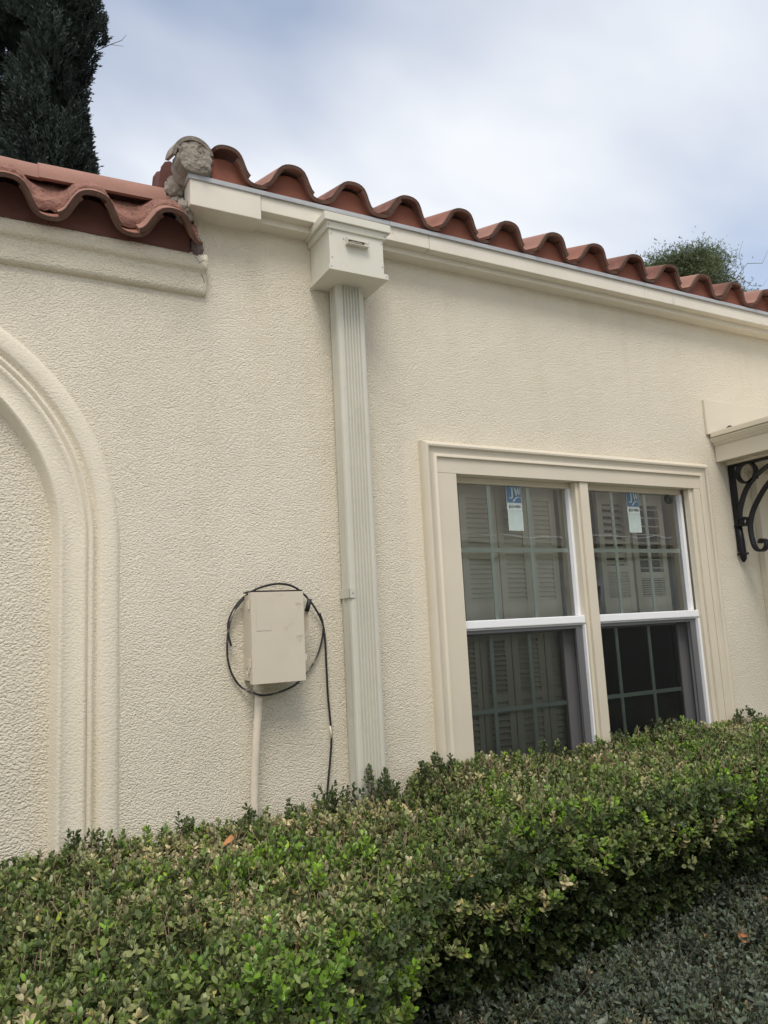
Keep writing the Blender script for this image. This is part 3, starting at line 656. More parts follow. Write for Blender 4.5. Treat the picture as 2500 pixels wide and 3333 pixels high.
sticker(2.820, 2.906, 1.999, 2.212, 'blue and white maker sticker on the upper right pane')
num = inst('pane_number', text_mesh('pane_number', '6', .085, .0004, 'number_grey', 0, 1.35, .0035), None, (3.122, .0495, 2.180), STAND)
tag(num, 'dark grey numeral 6 in the corner of the upper right pane', 'number')

# ------------------------------------------------------------------ downspout with conductor head
ds = thing('downspout', (1.295, -.04, 0), 'pale green grey ribbed downspout with square conductor head under the eave', 'downspout')
def ribbed(xa, xb, ya, yb):
    """closed plan outline of a corrugated rectangular downspout"""
    pts = []
    def side(p0, p1, nrm, ribs):
        p0, p1, nrm = Vector(p0), Vector(p1), Vector(nrm); L = (p1 - p0).length; d = (p1 - p0) / L; r = .011
        pts.append(p0 + d * r)
        for k in range(ribs):
            c = r + .010 + (L - 2 * r - .020) * (k + .5) / ribs; hwid = (L - 2 * r - .02) / ribs
            for o_, dp in ((-.34, 0), (-.12, .0065), (.12, .0065), (.34, 0)): pts.append(p0 + d * (c + hwid * o_) - nrm * dp)
        pts.append(p1 - d * r)
        for a in (.35, .7): pass
    side((xa, ya), (xb, ya), (0, -1), 6); c1 = (xb - .0032, ya + .0032); pts.append(Vector(c1))
    side((xb, ya), (xb, yb), (1, 0), 4); pts.append(Vector((xb - .0032, yb - .0032)))
    side((xb, yb), (xa, yb), (0, 1), 1); pts.append(Vector((xa + .0032, yb - .0032)))
    side((xa, yb), (xa, ya), (-1, 0), 4); pts.append(Vector((xa + .0032, ya + .0032)))
    return [(q.x, q.y) for q in pts]
obj('pipe', MB().prism_z(ribbed(1.233, 1.352, -.083, -.006), .05, 2.9345), 'pipe_paint', ds)
head = empty('conductor_head', (1.28, -.1, 2.93)); attach(head, ds); head['label'] = 'square conductor head with stepped rim and overflow slot'
hx0, hx1, hy = 1.1625, 1.3925, -.181
obj('body', MB().box(hx0, hx1, hy, -.002, 2.952, 3.128), 'head_paint', head, bevel=.0015)
f = MB(); f.box(1.154, 1.4055, -.190, -.004, 2.934, 2.9365)
for q in ((1.154, 1.1555, -.190, -.004), (1.404, 1.4055, -.190, -.004), (1.1556, 1.4039, -.190, -.1885)): f.box(*q, 2.9366, 2.955)
obj('bottom_flange', f, 'head_paint', head)
obj('rim', MB().box(1.138, 1.4205, -.2015, -.0615, 3.1255, 3.157), 'head_paint', head, bevel=.002)
obj('rim_return', MB().box(1.1385, 1.42, -.0614, -.002, 3.1258, 3.1335), 'head_paint', head)
o = obj('cove', MB().add([(1.153, -.188, 3.1005), (1.4055, -.188, 3.1005), (1.4055, -.002, 3.1005), (1.153, -.002, 3.1005), (1.1505, -.1925, 3.125), (1.4085, -.1925, 3.125), (1.4085, -.002, 3.125), (1.1505, -.002, 3.125)],
    [(0, 3, 2, 1), (4, 5, 6, 7), (0, 1, 5, 4), (1, 2, 6, 5), (2, 3, 7, 6), (3, 0, 4, 7)]), 'head_paint', head, bevel=.001)
sl = MB(); sx0, sx1, sz0, sz1 = 1.229, 1.322, 3.046, 3.074
sl.box(sx0, sx1, -.203, -.1815, sz0, sz0 + .002); sl.box(sx0, sx0 + .002, -.203, -.1815, sz0 + .002, sz1); sl.box(sx1 - .002, sx1, -.203, -.1815, sz0 + .002, sz1 - .006); sl.box(sx0 + .002, sx1 - .002, -.1845, -.1815, sz1 - .002, sz1)
obj('overflow_slot', sl, 'head_paint', head)
obj('slot_shade', MB().box(sx0 + .006, sx1 - .012, -.1832, -.1812, sz0 + .012, sz1 - .004), 'gap_dark', head)  # dark box on the solid body, its colour stands for shade in the slot
lump('slot_debris', ((sx0 + sx1) / 2 - .004, -.186, sz0 + .013), (.035, .006, .006), 'grey_mortar', head, .3, 11, 5, 3)
for sx, sz, sy in ((1.1575, 3.113, -.1915), (1.398, 3.113, -.1915), (1.171, 3.083, hy), (1.386, 3.083, hy), (1.171, 2.987, hy), (1.386, 2.987, hy), (1.163, 2.9455, -.190), (1.397, 2.9455, -.190), (1.222, 3.071, hy)):
    obj('screw', MB().disc((sx, sy + .001, sz), (0, -1, 0), .0028, .0028, 8), 'flashing_metal', head)
obj('strap', MB().box(1.2295, 1.2325, -.088, -.002, 1.716, 1.750), 'pipe_paint', ds)
obj('strap', MB().box(1.2295, 1.252, -.0865, -.0840, 1.716, 1.750), 'pipe_paint', ds)
obj('strap', MB().box(1.3525, 1.361, -.05, -.002, 2.855, 2.928), 'pipe_paint', ds)
obj('screw', MB().disc((1.2425, -.086, 1.734), (0, -1, 0), .003, .003, 8), 'flashing_metal', ds)
obj('screw', MB().disc((1.302, -.083, 2.916), (0, -1, 0), .004, .004, 8), 'flashing_metal', ds)

# ------------------------------------------------------------------ electrical disconnect box, conduit, cable
eb = thing('disconnect_box', (.94, -.06, 1.42), 'cream painted electrical disconnect box with lever handle, mounted on the wall', 'electrical box')
bx0, bx1, bz0, bz1, by = .846, 1.030, 1.442, 1.738, -.102
obj('body', MB().box(bx0 + .006, bx1 - .003, -.090, -.002, bz0 + .004, bz1 - .002), 'box_paint', eb, bevel=.002)
d_ = MB().box(bx0 - .003, bx1 + .004, by - .016, by - .012, bz0 - .006, bz1 + .004); d_.box(bx0 - .003, bx0 + .001, by - .012, -.088, bz0 - .006, bz1 + .004); d_.box(bx1, bx1 + .004, by - .012, -.088, bz0 - .006, bz1 + .004); d_.box(bx0 + .001, bx1, by - .012, -.088, bz0 - .006, bz0 - .002)
door = obj('door', d_, 'box_paint', eb, bevel=.0012)
obj('hood_seam', MB().box(bx0, bx1 + .003, -.1135, -.03, bz1 + .0045, bz1 + .0095), 'gap_dark', eb)
for z in (1.535, 1.700):
    hb = MB().box(bx0 - .009, bx0 - .0035, -.107, -.086, z - .014 - (.03 if z < 1.6 else 0), z + .014 - (.03 if z < 1.6 else 0)); obj('hinge', hb, 'box_paint', eb, bevel=.001)
yl = by - .0165
fr_ = MB()
for q in ((.858, .862, 1.636, 1.728), (.910, .9115, 1.612, 1.728), (.860, .9115, 1.612, 1.6135), (.860, .9115, 1.7265, 1.728)): pass
obj('door_label', MB().box(.861, .912, yl - .0006, yl + .0002, 1.612, 1.728), 'box_paint', eb)
inst('lettering', text_mesh('lettering', 'ON', .015, .0008, 'box_paint'), eb, (1.016, yl, 1.700), STAND)
inst('lettering', text_mesh('lettering', 'I', .014, .0008, 'box_paint'), eb, (1.016, yl, 1.686), STAND)
inst('lettering', text_mesh('lettering', 'OFF', .014, .0008, 'box_paint'), eb, (1.015, yl, 1.588), STAND)
inst('lettering', text_mesh('lettering', 'O', .014, .0008, 'box_paint'), eb, (1.016, yl, 1.575), STAND)
kn = MB()
for r in (.011, .018):
    kn.tube([(bx0 + .0055, -.045 + r * math.cos(a), 1.478 + r * math.sin(a)) for a in np.linspace(0, 2 * math.pi, 17)], .0011, 5)
obj('knockout', kn, 'box_paint', eb)
lt = MB().box(1.034, 1.0405, -.116, -.095, 1.502, 1.526); obj('latch', lt, 'box_paint', eb, bevel=.0015)
hd = MB(); hpts = [(1.040, -.055, 1.665), (1.052, -.075, 1.683), (1.060, -.088, 1.684), (1.066, -.088, 1.655), (1.0675, -.086, 1.625), (1.063, -.082, 1.596), (1.056, -.078, 1.590), (1.050, -.072, 1.606), (1.043, -.060, 1.625)]
nh = len(hpts); hd.add([(x - .0008, y, z) for x, y, z in hpts] + [(x + .0008, y + .006, z) for x, y, z in hpts], [tuple(range(nh)), tuple(range(2 * nh - 1, nh - 1, -1))] + [(i, i + nh, (i + 1) % nh + nh, (i + 1) % nh) for i in range(nh)])
hd.box(1.0345, 1.044, -.075, -.045, 1.60, 1.672)
hdl = obj('handle', hd, 'box_paint', eb)
obj('grip', MB().tube([(1.058, -.086, 1.672), (1.063, -.088, 1.690), (1.069, -.092, 1.716)], [.0075, .0085, .008], 10), 'rubber_black', hdl, smooth=True)
obj('connector', MB().prism_z([(.889 + .019 * math.cos(a), -.045 + .019 * math.sin(a)) for a in np.linspace(0, 2 * math.pi, 13)[:-1]], 1.412, 1.4415), 'conduit_paint', eb, smooth='auto')

cd = obj('conduit', MB().tube([(.889, -.045, 1.428), (.886, -.045, 1.36), (.878, -.043, 1.27), (.871, -.038, 1.16), (.866, -.036, 1.05), (.862, -.036, .6), (.862, -.036, .0)], .0135, 14), 'conduit_paint', smooth=True)
tag(cd, 'cream painted conduit running down from the electrical box', 'conduit')
cpts = [(.802, -.022, 1.566), (.794, -.020, 1.60), (.795, -.016, 1.645), (.815, -.016, 1.69), (.846, -.020, 1.727), (.893, -.022, 1.757), (.945, -.022, 1.772), (.996, -.022, 1.775), (1.045, -.022, 1.760),
        (1.090, -.022, 1.722), (1.125, -.020, 1.675), (1.149, -.016, 1.625), (1.157, -.014, 1.565), (1.1575, -.014, 1.50), (1.159, -.013, 1.44), (1.160, -.013, 1.37), (1.165, -.013, 1.29), (1.168, -.013, 1.225), (1.160, -.013, 1.15), (1.148, -.013, 1.07), (1.139, -.014, .98), (1.135, -.02, .80), (1.135, -.02, .0)]
cable = thing('cable', (1.135, -.02, 0), 'black coaxial cable looped behind the electrical box, hanging down the wall', 'cable')
obj('tail', MB().tube(catmull(cpts, 7), .0040, 8), 'cable_black', cable, smooth=True)
lpts = [(.846, -.030, 1.724), (.815, -.028, 1.686), (.797, -.024, 1.64), (.789, -.020, 1.585), (.791, -.016, 1.52), (.808, -.014, 1.465), (.84, -.016, 1.422), (.882, -.064, 1.398), (.93, -.045, 1.394), (.982, -.022, 1.400), (1.035, -.014, 1.418), (1.082, -.012, 1.456), (1.118, -.012, 1.503), (1.141, -.012, 1.555), (1.151, -.016, 1.615), (1.135, -.026, 1.665)]
obj('loop', MB().tube(catmull(lpts, 7), .0036, 8), 'cable_painted', cable, smooth=True)
obj('painted_stretch', MB().tube([(1.1648, -.013, 1.262), (1.1672, -.013, 1.240), (1.1672, -.013, 1.219)], .0045, 8), 'conduit_paint', cable, smooth=True)
fz = MB()
for i in range(9):
    a = random.uniform(0, 6.28); fz.tube([(.802, -.022, 1.566), (.805 + .007 * math.cos(a), -.026, 1.560 + .006 * math.sin(a)), (.808 + .015 * math.cos(a), -.028 + random.uniform(-.006, .006), 1.557 + .013 * math.sin(a))], .0009, 4)
obj('frayed_end', fz, 'flashing_metal', cable)

# ------------------------------------------------------------------ door canopy with iron bracket at right
aw = thing('door_canopy', (4.1, -.2, 2.36), 'flat cream door canopy with moulded edge and black scrolled iron bracket', 'canopy')
obj('wall_board', MB().box(3.394, 5.1, -.014, -.001, 2.520, 2.708), 'trim_paint', aw, bevel=.002)
obj('roof_slab', MB().box(3.425, 5.06, -.78, -.016, 2.500, 2.532), 'trim_paint', aw)
obj('edge_lip', MB().box(3.410, 5.075, -.80, -.0145, 2.502, 2.5265), 'trim_paint', aw, bevel=.002)
cr = [(3.418, 2.500), (3.420, 2.492), (3.432, 2.476), (3.437, 2.474), (3.437, 2.469), (3.443, 2.467), (3.443, 2.461)]
for i in range(1):
    vs = []; fs = []
    for (x, z) in cr:
        dx = x - 3.41; vs += [(x, -.002, z), (x, -.80 + dx, z), (5.075 - dx, -.80 + dx, z), (5.075 - dx, -.002, z)]
    for j in range(len(cr) - 1): fs += [(4 * j + q, 4 * j + q + 1, 4 * j + q + 5, 4 * j + q + 4) for q in range(3)]
    obj('crown_moulding', MB().add(vs, fs), 'trim_paint', aw)
obj('fascia', MB().box(3.449, 5.036, -.761, -.003, 2.374, 2.4995), 'trim_paint', aw, bevel=.002)
obj('soffit_frame', MB().box(3.520, 4.97, -.69, -.004, 2.360, 2.3735), 'trim_paint', aw)
vk = obj('roof_vent', MB().tube([(3.50, -.07, 2.520), (3.50, -.07, 2.552), (3.50, -.07, 2.560)], [.017, .017, .006], 10), 'iron', aw, smooth=True)
obj('roof_cable', MB().tube([(3.50, -.07, 2.540), (3.55, -.075, 2.546), (3.62, -.10, 2.536)], .005, 6), 'rubber_black', aw)
br = empty('bracket', (3.545, -.02, 1.85)); attach(br, aw); br['label'] = 'black wrought iron scroll bracket'
BX = 3.545
def strap(name, pts, wid=.032, th=.011, sub=8):
    P_ = catmull(pts, sub); m = len(P_); vs = []
    for i in range(m):
        a = Vector(P_[max(i - 1, 0)]); b_ = Vector(P_[min(i + 1, m - 1)]); t = (b_ - a).normalized(); nr = Vector((-t.y, t.x)); c = Vector(P_[i])
        for sx, sn in ((-1, -1), (1, -1), (1, 1), (-1, 1)): q = c + nr * th / 2 * sn; vs.append((BX + sx * wid / 2, q.x, q.y))
    fs = [(4 * i + k, 4 * i + (k + 1) % 4, 4 * i + 4 + (k + 1) % 4, 4 * i + 4 + k) for i in range(m - 1) for k in range(4)] + [(0, 1, 2, 3), (4 * m - 1, 4 * m - 2, 4 * m - 3, 4 * m - 4)]
    return obj(name, MB().add(vs, fs), 'iron', br, bevel=0)
obj('wall_bar', MB().box(BX - .014, BX + .014, -.028, -.004, 1.90, 2.368), 'iron', br, bevel=.002)
obj('bar_foot', MB().tube([(BX, -.020, 2.035), (BX, -.024, 1.96), (BX, -.026, 1.885), (BX, -.026, 1.862), (BX, -.022, 1.845)], [.015, .017, .017, .015, .006], 10), 'iron', br, smooth=True)
for z in (2.036, 1.888): obj('collar', MB().box(BX - .019, BX + .019, -.046, -.004, z - .006, z + .006), 'iron', br, bevel=.002)
obj('top_bar', MB().box(BX - .014, BX + .014, -.66, -.03, 2.347, 2.3595), 'iron', br, bevel=.002)
circ = lambda cy, cz, r: [(cy + r * math.cos(a), cz + r * math.sin(a)) for a in np.linspace(0, 2 * math.pi, 25)]
strap('ring', circ(-.103, 2.303, .053), sub=1); strap('ring', circ(-.060, 2.053, .020), th=.009, sub=1)
strap('arm', [(-.030, 2.065), (-.040, 2.12), (-.0815, 2.207), (-.134, 2.262), (-.229, 2.315), (-.36, 2.345), (-.5, 2.350)])
strap('scroll', [(-.128, 1.932), (-.139, 1.947), (-.158, 1.943), (-.165, 1.922), (-.153, 1.900), (-.130, 1.892), (-.103, 1.906), (-.090, 1.945), (-.0855, 2.013), (-.0985, 2.07), (-.134, 2.133), (-.216, 2.225), (-.34, 2.30), (-.52, 2.345)])
obj('strap_collar', MB().box(BX - .018, BX + .018, -.155, -.143, 2.262, 2.285), 'iron', br, bevel=.002)
# door surround under the canopy
dr = empty('door', (4.3, 0, 0)); attach(dr, house)
obj('casing', MB().box(3.705, 3.745, -.040, 0, .1, 2.33), 'trim_paint', dr, bevel=.004); obj('casing', MB().box(3.7455, 3.84, -.026, 0, .1, 2.33), 'trim_paint', dr, bevel=.003)
obj('head_casing', MB().box(3.8405, 4.85, -.026, 0, 2.20, 2.33), 'trim_paint', dr, bevel=.003); obj('door_leaf', MB().box(3.8405, 4.78, -.012, -.002, .1, 2.1995), 'shutter_paint', dr)
obj('casing', MB().box(4.7805, 4.92, -.026, 0, .1, 2.1995), 'trim_paint', dr, bevel=.003)

# ------------------------------------------------------------------ house across the path (seen mirrored in the panes)
oh = thing('opposite_house', (6, -10.5, 0), 'cream stucco house across the path, mirrored in the window panes', 'house')
YO = -9.0
ow = MB()
for x0, x1, z0, z1 in ((-8, 10.4, 0, 3.2), (10.4, 11.5, 0, .8), (10.4, 11.5, 2.3, 3.2), (11.5, 26, 0, 3.2)): ow.quad((x1, YO, z0), (x0, YO, z0), (x0, YO, z1), (x1, YO, z1))
obj('wall', ow, 'far_stucco', oh)
orf = MB(); orf.add([(-8, YO + .35, 3.25), (26, YO + .35, 3.25), (26, YO - 5, 5.6), (-8, YO - 5, 5.6)], [(0, 1, 2, 3)]); obj('roof', orf, 'old_roof', oh)
obj('fascia', MB().box(-8, 26, YO, YO + .3, 3.06, 3.24), 'fascia_paint', oh); obj('string_course', MB().box(-8, 26, YO, YO + .10, 2.80, 2.90), 'stucco_cornice', oh)
ow = MB().box(10.4, 11.5, YO - .05, YO + .03, 2.22, 2.3); ow.box(10.4, 10.48, YO - .05, YO + .03, .8, 2.22); ow.box(11.42, 11.5, YO - .05, YO + .03, .8, 2.22); ow.box(10.48, 11.42, YO - .05, YO, .8, .88); ow.box(10.93, 10.97, YO - .05, YO, .88, 2.22)
wf = obj('window', ow, 'white_vinyl', oh); obj('pane', MB().quad((11.5, YO - .06, .8), (10.4, YO - .06, .8), (10.4, YO - .06, 2.3), (11.5, YO - .06, 2.3)), 'opposite_glass', wf)

def far_hedge():
    e = thing('opposite_hedge', (9, -7.6, 0), 'dark green hedge across the path, mirrored in the lower panes', 'hedge')
    from mathutils import noise as mn
    nx_, nz_ = 120, 24; vs = []
    for j in range(nz_):
        for i in range(nx_):
            x = 2.5 + i * .12; a = j / (nz_ - 1) * math.pi; y = -7.6 + .45 * math.cos(a) * (1 if j else 1); z = .0 + 1.55 * min(1, math.sin(a) * 1.6)
            k = .12 * mn.noise(Vector((x * 2.2, y * 2, z * 2.2))) + .06 * mn.noise(Vector((x * 7, y * 7, z * 7)))
            vs.append((x + k * .3, y + k * math.cos(a), max(0, z + k * math.sin(a))))
    fs = [(j * nx_ + i, j * nx_ + i + 1, (j + 1) * nx_ + i + 1, (j + 1) * nx_ + i) for j in range(nz_ - 1) for i in range(nx_ - 1)]
    obj('foliage', MB().add(vs, fs), 'far_foliage', e)
far_hedge()

# ------------------------------------------------------------------ planting
def leaf_shape(w, fold, curl):
    """7 vertices, 6 triangles; unit length along +X, blade in XY, folded along the midrib"""
    V = np.array([(0, 0, 0), (.55, 0, -fold), (1, 0, curl), (.30, w * .44, 0), (.74, w * .42, curl * .5), (.30, -w * .44, 0), (.74, -w * .42, curl * .5)])
    F = np.array([(0, 1, 3), (3, 1, 4), (1, 2, 4), (0, 5, 1), (5, 6, 1), (1, 6, 2)]); return V, F
def rotm(ax, a):
    return np.array(Matrix.Rotation(a, 3, Vector(ax)))
def sprig_variant(r, pairs=5, L=.055, leaf=.021, w=.56, spread=(35, 70)):
    """a shoot along +Z: opposite leaf pairs turning 90 degrees each, a rosette at the tip"""
    Vs, Fs, tone = [], [], []; off = 0
    def put(z, az, el, ln):
        nonlocal off
        V, F = leaf_shape(w * r.uniform(.9, 1.1), r.uniform(.02, .09), r.uniform(-.15, .10))
        V = V * ln; V = V @ rotm((1, 0, 0), r.uniform(-.5, .5)).T @ rotm((0, 1, 0), -el).T @ rotm((0, 0, 1), az).T + np.array([0, 0, z])
        Vs.append(V); Fs.append(F + off); tone.append(np.full(7, z / L)); off += 7
    az = r.uniform(0, 6.28)
    for k in range(pairs):
        z = L * (k + .6) / pairs; el = math.radians(r.uniform(*spread)) * (.55 + .45 * k / pairs)
        for s_ in (0, math.pi): put(z, az + s_ + r.uniform(-.3, .3), el, leaf * r.uniform(.75, 1.15) * (1.0 - .25 * (k == pairs - 1)))
        az += math.pi / 2 + r.uniform(-.2, .2)
    for s_ in (0, 2.1, 4.2): put(L * .98, az + s_, math.radians(r.uniform(55, 82)), leaf * r.uniform(.5, .7))
    # stem
    q = .0008; V = np.array([(q, 0, -.01), (-q, q, -.01), (-q, -q, -.01), (q, 0, L), (-q, q, L), (-q, -q, L)]); F = np.array([(0, 1, 4), (0, 4, 3), (1, 2, 5), (1, 5, 4), (2, 0, 3), (2, 3, 5)])
    Vs.append(V); Fs.append(F + off); tone.append(np.full(6, -1.0))
    return np.concatenate(Vs), np.concatenate(Fs), np.concatenate(tone)
def frames(N, r, spin=True):
    """rotation matrices whose +Z follows the rows of N"""
    N = N / np.linalg.norm(N, axis=1, keepdims=True); a = np.where(np.abs(N[:, 2:3]) < .9, np.array([[0, 0, 1.]]), np.array([[1., 0, 0]]))
    u = np.cross(a, N); u /= np.linalg.norm(u, axis=1, keepdims=True); v = np.cross(N, u)
    t = r.uniform(0, 6.283, len(N))[:, None]; u2 = u * np.cos(t) + v * np.sin(t); v2 = np.cross(N, u2)
    return np.stack([u2, v2, N], axis=2)
def scatter(name, parent, variants, pos, nrm, scale, col, mat, r, nsep=0, piece='leaf_sprig', keep_dist=None):
    """joins the shoots into one mesh; the nsep that stand nearest the camera become objects of their own"""
    n = len(pos); var = r.integers(0, len(variants), n); R_ = frames(nrm, r)
    sep = np.zeros(n, bool)
    if nsep:
        Mi = np.array(cam.matrix_world.inverted()); q = pos @ Mi[:3, :3].T + Mi[:3, 3]; zc_ = -q[:, 2]
        u = q[:, 0] / np.maximum(zc_, .01); v = q[:, 1] / np.maximum(zc_, .01)
        ok = (zc_ > .1) & (np.abs(u) < .5) & (np.abs(v) < .665) & (keep_dist if keep_dist is not None else True)
        idx = np.argsort(np.where(ok, zc_, 1e9))[:nsep]; sep[idx] = ok[idx]
    VV, FF, CC = [], [], []; off = 0
    for k, (V, F, tone) in enumerate(variants):
        ii = np.where((var == k) & ~sep)[0]
        if len(ii) == 0: continue
        X = np.einsum('nij,vj->nvi', R_[ii] * scale[ii][:, None, None], V) + pos[ii][:, None, :]
        nl = (len(V) - 6) // 7; jit = np.repeat(r.uniform(.72, 1.25, (len(ii), nl)), 7, axis=1); jit = np.c_[jit, np.ones((len(ii), 6))]
        yel = np.repeat(r.random((len(ii), nl)) < .05, 7, axis=1); yel = np.c_[yel, np.zeros((len(ii), 6), bool)]
        cc = col[ii][:, None, :] * jit[:, :, None] * (1 + .22 * np.maximum(tone, 0))[None, :, None]
        cc[yel] = cc[yel] * np.array([1.7, 1.35, 1.1])
        cc[:, tone < 0] = np.array([.16, .13, .07])
        VV.append(X.reshape(-1, 3)); CC.append(cc.reshape(-1, 3)); FF.append((F[None] + (np.arange(len(ii)) * len(V))[:, None, None]).reshape(-1, 3) + off); off += len(ii) * len(V)
    me = np_mesh(name, np.concatenate(VV), np.concatenate(FF), mat, np.clip(np.concatenate(CC), .005, .8))
    o = bpy.data.objects.new(name, me); C.objects.link(o); attach(o, parent); o['kind'] = 'stuff'
    if nsep:
        cache = {}; pal = r.permutation(np.where(sep)[0])[:5]
        for i in np.where(sep)[0]:
            c = int(np.argmin(((col[pal] - col[i]) ** 2).sum(1))); key = (int(var[i]), c)
            if key not in cache:
                V, F, tone = variants[key[0]]; cc = col[pal[c]][None] * (1 + .22 * np.maximum(tone, 0))[:, None]
                jit = np.r_[np.repeat(r.uniform(.75, 1.25, (len(V) - 6) // 7), 7), np.ones(6)]; cc = cc * jit[:, None]; cc[tone < 0] = (.16, .13, .07)
                cache[key] = np_mesh(piece, V, F, mat, np.clip(cc, .005, .8))
            q = bpy.data.objects.new(piece, cache[key]); C.objects.link(q)
            M4 = Matrix(((R_[i] * scale[i]).tolist())).to_4x4(); M4.translation = Vector(pos[i]); q.matrix_basis = M4; attach(q, parent)
    return o
def fbm(x, y, f, seed):
    return np.array([mnoise.noise(Vector((a * f, b * f, seed))) + .5 * mnoise.noise(Vector((a * f * 2.1, b * f * 2.1, seed + 9))) for a, b in zip(x, y)])

r = np.random.default_rng(21)
BOXV = [sprig_variant(r, 4 + k % 3, .044 + .006 * (k % 3), .0195) for k in range(7)]
TRIMV = [sprig_variant(r, 4, .024, .0165, .58, (15, 75)) for k in range(5)]
LOWV = [sprig_variant(r, 4, .046, .0195, .50, (20, 60)) for k in range(6)]
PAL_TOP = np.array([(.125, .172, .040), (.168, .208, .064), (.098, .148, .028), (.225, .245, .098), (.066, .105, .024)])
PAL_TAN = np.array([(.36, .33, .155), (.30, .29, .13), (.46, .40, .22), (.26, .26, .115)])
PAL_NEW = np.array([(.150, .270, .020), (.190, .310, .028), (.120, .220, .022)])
PAL_FACE = np.array([(.048, .078, .021), (.062, .096, .028), (.038, .062, .018), (.085, .115, .038)])  # darker than the top palette: deeper leaf green plus front shade in the colour
def hedge(x0, x1, zt, name, label, nsep, seed, dens, tall, bulge=0.0, shoulder=0.0, dry=.18):
    r = np.random.default_rng(seed)
    e = thing(name, ((x0 + x1) / 2, -.55, 0), label, 'hedge', 'boxwood hedges along the wall')
    def top_z(x, y):
        return zt + .030 * fbm(x, y, 1.6, seed) + .018 * fbm(x, y, 5, seed + 3) - shoulder * np.clip((x0 + .35 - x) / .35, 0, 1) ** 2 - .10 * np.clip((-.76 - bulge * np.clip((1.02 - x) / .42, 0, 1) - y) / .15, 0, 1) ** 2 + .012 * (y > -.3)
    def front_y(x, z):
        return -.87 - bulge * np.clip((1.02 - x) / .42, 0, 1) + .16 * np.clip((.98 - z) / .36, 0, 1) ** 1.1 + .065 * fbm(x, z, 2.6, seed + 5) + .03 * fbm(x, z, 7, seed + 6)
    # added solid core: the hedge's inner shade put into a dark twig colour
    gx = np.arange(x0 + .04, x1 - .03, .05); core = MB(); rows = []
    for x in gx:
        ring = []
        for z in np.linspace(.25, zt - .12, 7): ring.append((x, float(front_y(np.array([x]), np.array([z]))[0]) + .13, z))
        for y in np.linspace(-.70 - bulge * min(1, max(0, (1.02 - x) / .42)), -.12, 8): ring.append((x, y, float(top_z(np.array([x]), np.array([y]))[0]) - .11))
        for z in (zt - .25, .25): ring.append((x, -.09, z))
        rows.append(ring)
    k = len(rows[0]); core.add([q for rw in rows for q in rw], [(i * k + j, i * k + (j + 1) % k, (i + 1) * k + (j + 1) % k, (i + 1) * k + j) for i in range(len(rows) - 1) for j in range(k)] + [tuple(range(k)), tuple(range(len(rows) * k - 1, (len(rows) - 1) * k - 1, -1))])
    obj('shade_core', core, 'hedge_shade', e)
    # shorn top
    n = int((x1 - x0) * (.9 + bulge) * dens); x = r.uniform(x0, x1, n); y = r.uniform(-.90 - bulge, -.025, n); kf = y > -.90 - bulge * np.clip((1.02 - x) / .42, 0, 1); x, y = x[kf], y[kf]; n = len(x)
    vis = (x > -.35) & (x < 3.9); keepm = vis | (r.random(n) < .35); x, y = x[keepm], y[keepm]; n = len(x)
    z = top_z(x, y) - r.random(n) ** 1.25 * .105 - .012
    tanm = fbm(x, y, 2.4, seed + 20) + .55 * fbm(x, y, 10, seed + 21) - .12; newm = fbm(x, y, 3.0, seed + 40)
    edge = np.clip((-y - bulge * np.clip((1.02 - x) / .42, 0, 1) - .62) / .3, 0, 1)
    nr = np.c_[r.normal(0, .38, n), r.normal(0, .38, n) - edge * .5, np.ones(n)]
    u = r.random(n); ptan = np.clip(dry + 1.0 * tanm, .02, .85) * (1 - .8 * edge); pnew = np.clip(.07 + .5 * (newm - .05), .02, .5) * (1 + 1.2 * edge)
    kind_ = np.where(u < ptan, 1, np.where(u < ptan + pnew, 2, 0))
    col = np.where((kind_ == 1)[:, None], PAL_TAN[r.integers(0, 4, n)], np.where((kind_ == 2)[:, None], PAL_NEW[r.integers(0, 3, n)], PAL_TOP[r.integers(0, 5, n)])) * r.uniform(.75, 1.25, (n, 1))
    sc = r.uniform(.65, 1.4, n); z = z + np.where(kind_ == 2, .012, 0)
    isb = (kind_ == 2) | (r.random(n) < .45)
    pos = np.c_[x, y, z]
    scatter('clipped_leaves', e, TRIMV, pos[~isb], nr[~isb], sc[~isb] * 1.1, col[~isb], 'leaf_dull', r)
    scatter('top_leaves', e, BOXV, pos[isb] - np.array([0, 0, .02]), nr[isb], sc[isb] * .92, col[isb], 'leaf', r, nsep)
    # leafy front face
    n = int((x1 - x0) * .75 * dens * .85); x = r.uniform(x0, x1, n); z = zt - .02 - r.random(n) * .66
    vis = (x > -.1) & (x < 3.6); keepm = vis | (r.random(n) < .3); x, z = x[keepm], z[keepm]; n = len(x)
    hol = fbm(x, z, 3.2, seed + 60); keepm = (hol > -.38) | (r.random(n) < .3); x, z = x[keepm], z[keepm]; n = len(x)
    y = front_y(x, z) + r.random(n) ** 1.4 * .13
    nr = np.c_[r.normal(0, .5, n), -np.ones(n) + r.normal(0, .4, n), r.normal(.55, .5, n)]
    fresh = (fbm(x, z, 4, seed + 70) + r.normal(0, .3, n)) > 1.0
    col = np.where(fresh[:, None], PAL_NEW[r.integers(0, 3, n)] * .6, PAL_FACE[r.integers(0, 4, n)]) * r.uniform(.75, 1.3, (n, 1))  # fresh palette dimmed too, shade of the front put into the colour
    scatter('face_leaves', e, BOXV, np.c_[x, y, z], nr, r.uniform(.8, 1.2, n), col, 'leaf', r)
    # stubs of cut twigs left by the shears
    n = int((x1 - x0) * 420); x = r.uniform(x0, x1, n); y = r.uniform(-.85, -.04, n); q = .0011
